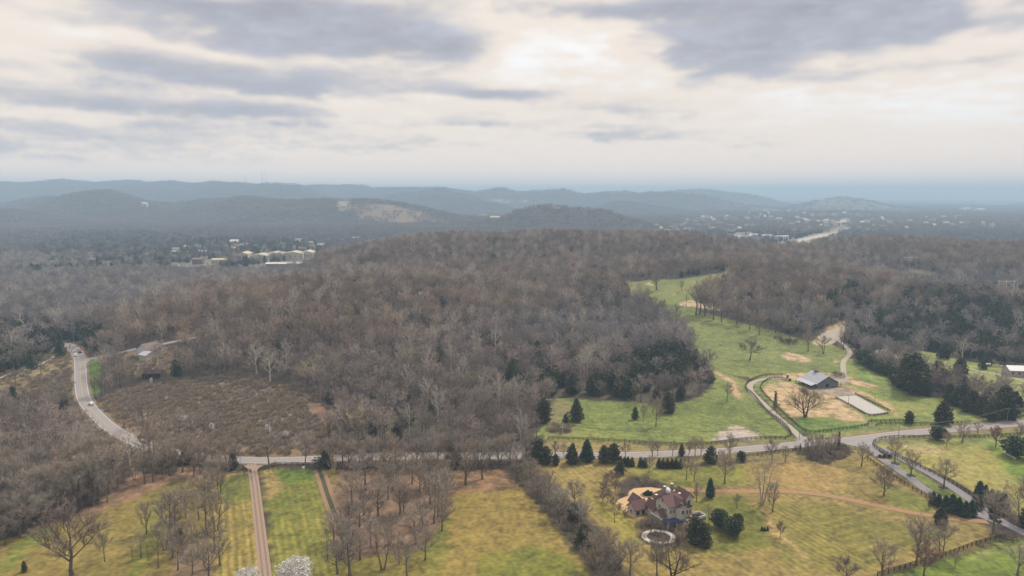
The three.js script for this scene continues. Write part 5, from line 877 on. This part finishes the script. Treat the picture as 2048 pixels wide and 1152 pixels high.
// ---- valley town on the west side: warehouses, school, houses
const tan = std('tan_roof', col(206, 196, 176), .9), cream = std('cream_wall', col(220, 206, 180), .9), greyroof = std('grey_roof', col(150, 142, 140), .9), paleroof = std('pale_roof', col(226, 220, 210), .8), bluish = std('slate_roof', col(128, 128, 136), .9);
[[490, 519, 22, 'first'], [523, 523, 32, 'second'], [553, 519, 36, 'third'], [590, 518, 38, 'fourth'], [617, 516, 22, 'fifth']].forEach(([x, y, w, n]) => house(x, y, w, 40, 12, 15.5, .12, cream, tan, 'tan-roofed warehouse in the hazy valley town, ' + n + ' from the west in its row', 'valley warehouses', { name: 'warehouse', cat: 'warehouse', axis: 'z', windows: 4 }));
house(579, 538, 72, 14, 9, 11, .03, brick, paleroof, 'long low building with a pale pink roof at the valley town edge', null, { name: 'long_building', cat: 'building', windows: 12 });
house(440, 531, 24, 16, 11, 13, .05, cream, std('straw_roof', col(212, 200, 156), .9), 'yellowish flat-fronted school building in the valley town', null, { name: 'school', cat: 'school', windows: 6 });
house(397, 528, 18, 12, 9, 11.5, .1, brick, taupe, 'brown-roofed building west of the yellowish school', null, { name: 'building', cat: 'building', windows: 4 });
house(470, 491, 20, 16, 10, 15, 0, cream, paleroof, 'broad pale hip-roofed house above the valley warehouses', null, { windows: 3 });
house(290, 414, 26, 16, 18, 24, 0, white, paleroof, 'lone white house on the shoulder of the blue west hill', null, { windows: 3 });
house(965, 436, 40, 20, 18, 24, .2, white, taupe, 'large white villa in the trees at the foot of the middle knoll', null, { name: 'villa', cat: 'villa', windows: 4 });
house(990, 443, 36, 20, 16, 21, -.1, std('tan_wall', col(196, 168, 138), .9), tan, 'large tan villa just west of the middle knoll', null, { name: 'villa', cat: 'villa', windows: 4 });
house(1112, 424, 26, 12, 16, 20, .1, std('tan_wall', col(196, 168, 138), .9), taupe, 'house on the crest of the middle knoll among bare trees', null, { windows: 3 });
function town(n, seed, spots, label, group, size) {
  const r = rng(seed), W = [cream, stucco, brick, std('grey_wall', col(176, 172, 168), .9), std('tan_wall', col(196, 168, 138), .9)], R = [paleroof, greyroof, taupe, bluish, tan, greyroof]; let first = null;
  for (let i = 0; i < n; i++) { const [cx, cy, sx, sy] = spots[(r() * spots.length) | 0], x = cx + (r() + r() - 1) * sx, y = cy + (r() + r() - 1) * sy, p = at(x, y), k = -p.z / 1400, w = (11 + r() * 9) * size; if (first && r() < .0) continue; house(x, y, w, 9 * size, (6 + r() * 3) * size * Math.min(1.5, .7 + k * .3), (9.5 + r() * 4) * size * Math.min(1.5, .7 + k * .3), (r() - .5) * 1.4, W[(r() * W.length) | 0], R[(r() * R.length) | 0], label, group); }
}
town(34, 11, [[110, 530, 60, 12], [190, 522, 50, 16], [360, 515, 50, 16], [410, 500, 60, 12], [480, 500, 50, 10], [620, 490, 60, 14], [700, 486, 40, 10], [350, 540, 30, 6]], 'small pale house among the trees of the hazy west valley town', 'houses of the west valley town', 1);
town(150, 12, [[1345, 462, 40, 10], [1400, 450, 50, 12], [1460, 462, 50, 14], [1440, 440, 60, 6], [1540, 440, 70, 8], [1600, 448, 50, 10], [1660, 452, 40, 10], [1740, 455, 60, 12], [1800, 445, 60, 10], [1480, 480, 40, 8], [1560, 425, 90, 8], [1700, 435, 110, 8], [1860, 440, 120, 14], [1900, 455, 110, 8]], 'tiny pale house in the hazy town beyond the wooded hill', 'houses of the far town', 1.25);
[[1502, 476, 34], [1532, 478, 30], [1562, 480, 34]].forEach(([x, y, w], i) => house(x, y, w, 22, 11, 12.5, .05, white, paleroof, ['western', 'middle', 'eastern'][i] + ' one of three white flat-roofed stores beside the highway in the far town', 'far town stores', { name: 'store', cat: 'store', windows: 4 }));
[[1958, 424, 60], [1985, 410, 110], [2002, 411, 70], [1930, 422, 60]].forEach(([x, y, w], i) => house(x, y, w, 50, 22, 26, .1, white, paleroof, ['long pale industrial shed on the hazy east plain, nearer the viewer on the east', 'longest white industrial shed on the hazy east plain', 'white shed at the east end beside the longest industrial shed', 'pale industrial shed on the hazy plain, westernmost of the four'][i], 'industrial sheds on the plain', { name: 'industrial_shed', cat: 'shed' }));

// ---- vehicles: side profile pulled to width, wheels, glass, lamps
function vehicle(name, label, cat, px, py, curve, dir, paintM, kind) {
  const p = at(px, py); let bt = 0, bd = 1e9; for (let i = 0; i <= 600; i++) { const c = curve.getPointAt(i / 600), d = Math.hypot(c.x - p.x, c.z - p.z); if (d < bd) { bd = d; bt = i / 600; } } const t = curve.getTangentAt(bt), c = curve.getPointAt(bt), off = 1.7 * dir;
  const x = c.x - t.z * off, z = c.z + t.x * off, turn = Math.atan2(-t.z * dir, t.x * dir), V = thing(name, label, cat, on(x, z, .13), turn);
  const L = kind === 'pickup' ? 5.8 : 4.7, W = kind === 'pickup' ? 2 : 1.84, prof = kind === 'pickup' ? [[-2.9, .5], [-2.9, 1.15], [-.75, 1.15], [-.6, 1.2], [-.45, 1.85], [.9, 1.88], [1.55, 1.22], [2.7, 1.1], [2.9, .85], [2.9, .5]] : kind === 'suv' ? [[-2.35, .45], [-2.35, 1.0], [-2.1, 1.62], [.5, 1.68], [1.2, 1.08], [2.15, .95], [2.35, .7], [2.35, .45]] : [[-2.3, .4], [-2.3, .85], [-1.7, .95], [-1.1, 1.4], [.3, 1.44], [1.1, .95], [2.1, .82], [2.3, .6], [2.3, .4]];
  const sh = new THREE.Shape(prof.map(a => new THREE.Vector2(...a))), g = new THREE.ExtrudeGeometry(sh, { depth: W - .2, bevelEnabled: true, bevelSize: .08, bevelThickness: .1, bevelSegments: 2 }); g.translate(0, 0, -(W - .2) / 2); put('body', g, paintM, V);
  if (kind === 'pickup') new MB().box(-2.75, 1.12, -.8, -.85, 1.26, .8).build('bed', blackM, V);
  const top = prof.reduce((m, a) => Math.max(m, a[1]), 0), [a0, a1] = kind === 'pickup' ? [-.4, 1.15] : kind === 'suv' ? [-2, .75] : [-1.2, .65];
  for (const s of [-1, 1]) new MB().quad([a0, top - .55, s * (W / 2 + .085)], [a1, top - .55, s * (W / 2 + .085)], [a1 - .45, top - .1, s * (W / 2 + .085)], [a0 + .15, top - .1, s * (W / 2 + .085)]).build('side_window', glass, V);
  const ws = kind === 'pickup' ? [[1.02, 1.84], [1.64, 1.26]] : kind === 'suv' ? [[.6, 1.66], [1.28, 1.12]] : [[.4, 1.44], [1.2, .98]]; new MB().quad([ws[0][0], ws[0][1] + .03, -.75], [ws[0][0], ws[0][1] + .03, .75], [ws[1][0], ws[1][1] + .04, .85], [ws[1][0], ws[1][1] + .04, -.85]).build('windscreen', glass, V);
  for (const wx of [-L * .31, L * .31]) for (const s of [-1, 1]) { const ty = new THREE.CylinderGeometry(.38, .38, .26, 14); ty.rotateX(Math.PI / 2); ty.translate(wx, .38, s * (W / 2 - .02)); const w = put('wheel', ty, blackM, V), ri = new THREE.CylinderGeometry(.2, .2, .28, 10); ri.rotateX(Math.PI / 2); ri.translate(wx, .38, s * (W / 2 - .01)); put('rim', ri, std('alloy', col(190, 190, 194), .4, { metalness: .6 }), w); }
  for (const s of [-.65, .65]) { new MB().box(L / 2 + .06, .68, s - .16, L / 2 + .1, .84, s + .16).build('headlight', white, V); new MB().box(-L / 2 - .1, .75, s - .14, -L / 2 - .06, .95, s + .14).build('tail_light', std('red_lens', col(150, 30, 30), .4), V); }
}
vehicle('pickup_truck', 'white pickup truck with a dark bed driving east on the main road', 'pickup truck', 638, 920, curves.main, 1, std('white_car_paint', col(244, 244, 250), .3), 'pickup');
vehicle('car', 'white car on the road curve beside the yellow warning sign', 'car', 182, 810, curves.main, -1, std('white_car_paint', col(244, 244, 250), .3), 'suv');
vehicle('car', 'white car behind the dark red car, before the road leaves the wood', 'car', 152, 712, curves.main, 1, std('white_car_paint', col(244, 244, 250), .3), 'suv');
vehicle('car', 'dark red car near the side road turning', 'car', 159, 706, curves.main, -1, std('red_car_paint', col(120, 44, 56), .3), 'sedan');
vehicle('car', 'dark car waiting at the drive gate east of the pines', 'car', 2012, 1040, curves.dr, 1, std('black_car_paint', col(46, 42, 44), .3), 'suv');

// ---- fences of posts and rails
function fence(label, pts, o = {}) {
  const w = pts.map(([x, y]) => at(x, y)), c = new THREE.CatmullRomCurve3(w, !!o.closed, 'centripetal', .5), L = c.getLength(), n = Math.max(2, Math.round(L / 2.6)), f = thing('fence', label, 'fence', w[0].clone()), H = o.h || 1.45, P0 = w[0], post = new MB(), rails = [new MB(), new MB(), new MB()]; let prev = null;
  for (let i = 0; i <= n; i++) { const q = c.getPointAt(i / n), p = [q.x - P0.x, ground(q.x, q.z) - P0.y, q.z - P0.z]; post.box(p[0] - .11, p[1] - .2, p[2] - .11, p[0] + .11, p[1] + H + .1, p[2] + .11); if (prev) rails.forEach((m, k) => { const y = H * (.3 + k * .33); const dx = p[0] - prev[0], dz = p[2] - prev[2], l = Math.hypot(dx, dz), nx = -dz / l * .05, nz = dx / l * .05, A = (q, s, yy) => [q[0] + nx * s, q[1] + yy, q[2] + nz * s]; for (const s of [-1, 1]) m.quad(A(prev, s, y), A(p, s, y), A(p, s, y + .2), A(prev, s, y + .2)); m.quad(A(prev, -1, y + .2), A(prev, 1, y + .2), A(p, 1, y + .2), A(p, -1, y + .2)); }); prev = p; }
  post.build('posts', o.m || darkWood, f).userData.kind = 'stuff'; rails.forEach(m => m.build('rail', o.m || darkWood, f));
}
fence('dark board fence along the outer side of the curving farm drive', [[1563, 752], [1536, 751], [1512, 757], [1499, 763], [1491, 776], [1506, 790], [1533, 822], [1563, 846], [1578, 861], [1582, 872], [1571, 877]]);
fence('dark board fence along the main road below the lower pasture and gravel mound', [[1571, 878], [1533, 878], [1483, 881], [1440, 887], [1380, 891], [1300, 888], [1200, 882], [1096, 878]]);
fence('dark board fence around the green paddock and straw farmyard', [[1580, 761], [1550, 757], [1531, 763], [1521, 775], [1527, 787], [1554, 815], [1585, 844], [1603, 859], [1619, 866], [1643, 865], [1673, 861], [1708, 857], [1735, 851], [1738, 845], [1761, 844], [1807, 843]]);
fence('short dark board fence above the road east of the paddock', [[1751, 853], [1760, 850], [1807, 849], [1860, 850], [1940, 846]]);
fence('post and rail fence along the near long side of the sand arena', [[1671, 797], [1704, 814], [1739, 832], [1776, 828]], { h: 1.2 });
fence('post and rail fence along the far long side of the sand arena', [[1710, 789], [1744, 806], [1780, 823]], { h: 1.2 });
fence('dark fence with brush along the pasture side of the entrance drive', [[1745, 890], [1756, 899], [1775, 909], [1800, 917], [1851, 940], [1904, 966], [1946, 993]]);
fence('dark fence along the main road above the east pasture', [[1747, 885], [1762, 879], [1798, 876], [1864, 876], [1962, 875], [2060, 868]]);
fence('dark fence along the mansion lawn side of the entrance drive', [[1735, 919], [1759, 935], [1811, 970], [1852, 994]]);
fence('dark board fence crossing the lower east corner above the green gully', [[1755, 1152], [1838, 1128], [1904, 1107], [1957, 1088], [2009, 1075]]);
fence('dark board fence along the road east of the dirt lane mouth', [[518, 942], [531, 939], [546, 932], [590, 931], [640, 932]]);
fence('short dark fence wing west of the dirt lane mouth', [[486, 936], [491, 943], [502, 945]]);
fence('dark fence along the south edge of the road before the junction thicket', [[1480, 916], [1539, 908], [1594, 902]]);
fence('dark board fence beside the road at the east edge', [[1990, 843], [2020, 838], [2070, 832]]);
{ const pts = [[1575, 755], [1580, 762]]; pts.forEach(([x, y], i) => { const g = thing('gate_pillar', 'dark gate pillar with a white cap at the farm drive end, on its ' + (i ? 'lower' : 'upper') + ' side', 'gate pillar', at(x, y)); new MB().box(-.5, -.3, -.5, .5, 1.9, .5).build('shaft', std('blue_grey_stone', col(74, 74, 96), .9), g); new MB().box(-.62, 1.9, -.62, .62, 2.2, .62).build('cap', trimM, g); }); }

// ---- poles, wires, lamps, signs, masts
const tips = {};
function pole(key, px, py, top, label, o = {}) {
  const p = at(px, py), h = treeHeight(p, top), g = thing(o.name || 'utility_pole', label, o.cat || 'utility pole', p, o.turn || 0), m = o.m || poleM;
  for (const dx of o.legs || [0]) new MB().tube([dx, -.5, 0], [dx, h, 0], .17, .12, 8, true).build('pole', m, g);
  const ys = (o.arms || [.93]).map(a => a * h); for (const y of ys) new MB().box(-1.5 - (o.legs ? 1 : 0), y, -.08, 1.5 + (o.legs ? 1 : 0), y + .2, .08).build('crossarm', o.m || poleM, g);
  if (ys.length) for (const x of [-1.3, 0, 1.3]) new MB().box(x - .07, ys[0] + .2, -.07, x + .07, ys[0] + .45, .07).build('insulator', white, g);
  g.updateMatrixWorld(); tips[key] = [-1.3, 0, 1.3].map(x => g.localToWorld(new THREE.Vector3(x, (ys[0] || h) + .45, 0))); return g;
}
pole('a', 148, 686, 660, 'pale utility pole above the dark evergreens at the road bend');
pole('b', 181, 714, 684, 'twin-legged utility pole beside the side road turning', { legs: [-.9, .9], arms: [.97] });
pole('c', 197, 799, 772, 'pale utility pole on the green verge inside the road curve');
pole('d', 296, 876, 838, 'utility pole in the tan verge below the scrub meadow, west one');
pole('e', 510, 908, 869, 'utility pole with one crossarm north of the road above the dirt lane');
pole('f', 481, 928, 900, 'utility pole with a white double crossarm at the dirt lane mouth', { arms: [.95, .86], m: trimM, turn: .1 });
pole('g', 876, 903, 868, 'utility pole north of the road among bare trees');
pole('h', 1125, 876, 849, 'utility pole with a wide pale crossarm beside the brush pile on the lower pasture', { arms: [.96, .8], m: trimM });
pole('i', 1598, 880, 844, 'greenish pole at the foot of the farm drive', { m: std('green_steel', col(142, 160, 140), .6), arms: [.97] });
pole('j', 1797, 876, 850, 'slim pole on the south edge of the road east of the junction', { arms: [] });
pole('k', 2014, 844, 816, 'greenish pole with a crossarm by the meadow hedge east end', { m: std('green_steel', col(142, 160, 140), .6) });
pole('l', 1697, 808, 790, 'slim light pole on the near side of the sand arena', { name: 'light_pole', cat: 'light pole', arms: [] });
pole('m', 1749, 807, 788, 'slim light pole on the far side of the sand arena', { name: 'light_pole', cat: 'light pole', arms: [] });
function wires(label, A, B, sag, rad = .035, n = 14) {
  const g = thing('power_line', label, 'power line', A[0].clone()); A.forEach((a, i) => { const b = B[i], pts = []; for (let k = 0; k <= n; k++) { const t = k / n; pts.push(new THREE.Vector3().lerpVectors(a, b, t).add(new THREE.Vector3(0, -4 * sag * t * (1 - t), 0)).sub(A[0])); } put('wire', new THREE.TubeGeometry(new THREE.CatmullRomCurve3(pts), n, rad, 4), wireM, g); });
}
wires('wires from the bend pole to the twin-legged pole', tips.a, tips.b, 1);
wires('wires from the twin-legged pole to the verge pole inside the curve', tips.b, tips.c, 2);
wires('wires slanting across the verge west of the scrub meadow', tips.c, tips.d, 3);
wires('wires along the lower edge of the scrub meadow', tips.d, tips.e, 3.5);
wires('wires from above the dirt lane to the pole among bare roadside trees', tips.e, tips.g, 3.5);
wires('wires over the road from the roadside trees to the brush pile pole', tips.g, tips.h, 3);
wires('wires crossing the lower pasture to the farm drive pole', tips.h, tips.i, 5);
wires('wires from the farm drive pole to the slim roadside pole', tips.i, tips.j, 2);
wires('wires above the road towards the meadow hedge pole', tips.j, tips.k, 2.5);
{
  const p = at(1975, 745), h = treeHeight(p, 728), g = thing('lamp_post', 'lamp post with two white globes beside the hill drive', 'lamp post', p); new MB().tube([0, -.3, 0], [0, h, 0], .14, .1, 6).build('pole', poleM, g); for (const x of [-.9, .9]) { const s = new THREE.SphereGeometry(.75, 12, 10); s.translate(x, h, 0); put('globe', s, white, g); } new MB().box(-.9, h - .1, -.06, .9, h + .02, .06).build('crossarm', poleM, g);
  // triple transmission tower on the east hill and its spans
  const T = (px, py, top, label) => { const q = at(px, py), H = treeHeight(q, top), t = thing('transmission_tower', label, 'transmission tower', q), m = std('pale_steel', col(222, 216, 210), .7), tip = []; for (const x of [-9, 0, 9]) { new MB().tube([x, -2, 0], [x, H, 0], .55, .4, 6, true).build('pole', m, t); tip.push(new THREE.Vector3(q.x + x, q.y + H - 2, q.z)); } new MB().tube([-11, H - 1.5, 0], [11, H - 1.5, 0], .35, .35, 5).build('crossarm', m, t); for (const s of [-1, 1]) new MB().tube([s * 9, H - 7, 0], [0, H - 1.5, 0], .25, .25, 4).build('brace', m, t); return tip; };
  const t1 = T(1820, 536, 513, 'pale three-pole transmission tower on the wooded east hill'), t2 = T(2010, 596, 560, 'pale three-pole transmission tower by the tan field at the east edge');
  wires('high-voltage wires running down the east hill to the tan field', t1, t2, 9, .16, 24); wires('high-voltage wires running west from the hill tower', t1, [0, 1, 2].map(i => { const q = P(1640 - i * 8, 520, 1080); return new THREE.Vector3(q[0], q[1] + i, q[2]); }), 6, .14, 24);
  // masts on the far ridge
  [[492, 366, 351, 'short radio mast on the far west ridge'], [525, 366, 343, 'tall radio mast on the far ridge, western of the close pair'], [533, 366, 342, 'tall radio mast on the far ridge, eastern of the close pair']].forEach(([x, y, t, l]) => { const q = P(x, 378, 5750), b = on(q[0], q[2]), H = treeHeight2(b, t), g = thing('radio_mast', l, 'radio mast', b), m = std('mast_steel', col(150, 130, 130), .7); for (let k = 0; k < 3; k++) { const a = k * 2.094; new MB().tube([Math.cos(a) * 1.6, -3, Math.sin(a) * 1.6], [Math.cos(a) * .8, H, Math.sin(a) * .8], .5, .35, 4).build('leg', m, g); } for (let k = 1; k < 8; k++) { const y0 = H * k / 8; new MB().box(-1.5, y0, -1.5, 1.5, y0 + .5, 1.5).build('brace', m, g); } });
}
function treeHeight2(p, top) { let lo = .2, hi = 600; for (let k = 0; k < 40; k++) { const m = (lo + hi) / 2; if (rowOf(p.x, p.y + m, p.z) > top) lo = m; else hi = m; } return lo; }
function sign(px, py, top, kind, label) {
  const p = at(px, py), h = treeHeight(p, top), g = thing('road_sign', label, 'road sign', p, Math.atan2(-p.x, -p.z) + Math.PI * 0), s = 1.05; new MB().box(-.06, -.3, -.06, .06, h, .0).build('post', poleM, g);
  const n = kind === 'stop' ? 8 : 4, c = new THREE.CylinderGeometry(s, s, .06, n); c.rotateX(Math.PI / 2); if (kind === 'stop') c.rotateZ(Math.PI / 8); if (kind === 'plate') { c.rotateZ(Math.PI / 4); c.scale(1.5, .55, 1); } c.translate(0, h - s * .6, .05); const pm = put('panel', c, std('sign_' + kind, kind === 'stop' ? col(232, 56, 46, .8) : kind === 'orange' ? col(240, 130, 50, .8) : col(240, 180, 40, .85), .5), g);
  if (kind === 'stop') { const q = new THREE.BoxGeometry(s * 1.1, .34, .03); q.translate(0, h - s * .6, .1); put('lettering_band', q, white, pm); } else { const q = new THREE.BoxGeometry(.12, .7, .03); q.translate(0, h - s * .6, .1); put('arrow', q, blackM, pm); const q2 = new THREE.BoxGeometry(.4, .12, .03); q2.translate(.12, h - s * .6 + .2, .1); put('arrow', q2, blackM, pm); }
}
sign(174, 713, 704, 'stop', 'red stop sign at the side road turning'); sign(162, 701, 693, 'orange', 'orange diamond sign at the road bend'); sign(168, 701, 695, 'plate', 'yellow plate sign just east of the orange diamond');
sign(178, 774, 765, 'diamond', 'yellow diamond sign on the green verge'); sign(202, 817, 806, 'diamond', 'yellow diamond sign beside the white car on the curve');
{
  const g = thing('entrance_sign', 'white board sign on posts at the entrance drive mouth', 'sign', at(1754, 886), .4); for (const x of [-.7, .62]) new MB().box(x, -.3, -.06, x + .1, 2.6, .06).build('post', trimM, g); new MB().box(-.9, 1, .065, .9, 2.4, .15).build('board', white, g);
  const q = at(607, 938), b = thing('utility_box', 'small white box on the green strip east of the dirt lane', 'utility box', q); new MB().box(-.5, 0, -.4, .5, .9, .4).build('cabinet', white, b); new MB().box(-.56, .9, -.46, .56, 1, .46).build('lid', trimM, b);
  const a0 = at(2008, 906), a1 = at(2031, 919), d = a1.clone().sub(a0), k = thing('drain_pipe', 'long white pipe lying on the grass bank in the east pasture', 'pipe', a0); new MB().tube([0, .5, 0], [d.x * .8, d.y * .8 + .5, d.z * .8], .55, .55, 10, true).build('pipe', white, k); new MB().tube([d.x * .86, d.y * .86 + .4, d.z * .86], [d.x, d.y + .4, d.z], .4, .4, 8, true).build('end_piece', white, k);
  const s = at(1087, 800), sn = thing('dead_snag', 'bleached dead tree trunk standing at the wood edge of the lower pasture', 'dead tree', s), sm = std('bleached_wood', col(206, 198, 184), .9); const sh = treeHeight(s, 779); new MB().tube([0, -.3, 0], [.2, sh * .6, 0], .4, .3, 7).tube([.2, sh * .6, 0], [.3, sh, .1], .3, .12, 6, true).build('trunk', sm, sn); new MB().tube([.2, sh * .55, 0], [1.8, sh * .7, .2], .14, .06, 5).tube([.2, sh * .42, 0], [-1.4, sh * .5, .2], .14, .06, 5).build('stub', sm, sn);
  const f0 = at(1089, 801), f1 = at(1106, 802), fd = f1.clone().sub(f0), fl = thing('fallen_log', 'bleached fallen log beside the dead standing trunk', 'log', f0); new MB().tube([0, .4, 0], [fd.x, fd.y + .4, fd.z], .45, .3, 8, true).build('trunk', sm, fl); new MB().tube([fd.x * .5, fd.y * .5 + .5, fd.z * .5], [fd.x * .6, fd.y + 1.6, fd.z + .5], .15, .08, 5).build('stub', sm, fl);
  for (const [x, y, n] of [[1790, 927, 'first'], [1821, 951, 'second'], [1887, 975, 'third']]) { const c = at(x, y), m = thing('mulch_ring', 'dark mulch ring around the ' + n + ' median tree from the junction', 'mulch ring', c), t = new THREE.CylinderGeometry(1.6, 2.2, .3, 18); t.translate(0, .1, 0); put('mound', t, soilM, m); }
  { const c = at(1768, 915), m = thing('flower_bed', 'oval mulch bed with clipped shrubs at the tip of the drive median', 'flower bed', c), t = new THREE.CylinderGeometry(2.6, 3, .3, 20); t.scale(1.5, 1, .8); put('soil', t, soilM, m); for (const [x, z] of [[-2, 0], [-.6, .7], [.8, -.5], [2.2, .2], [3, -.4]]) { const q = new THREE.Mesh(proto.broad[1].crown, plantTints[1]); q.name = 'shrub'; q.position.set(x, .1, z); q.scale.setScalar(.16); m.add(q); } }
}
renderer.render(scene, camera);
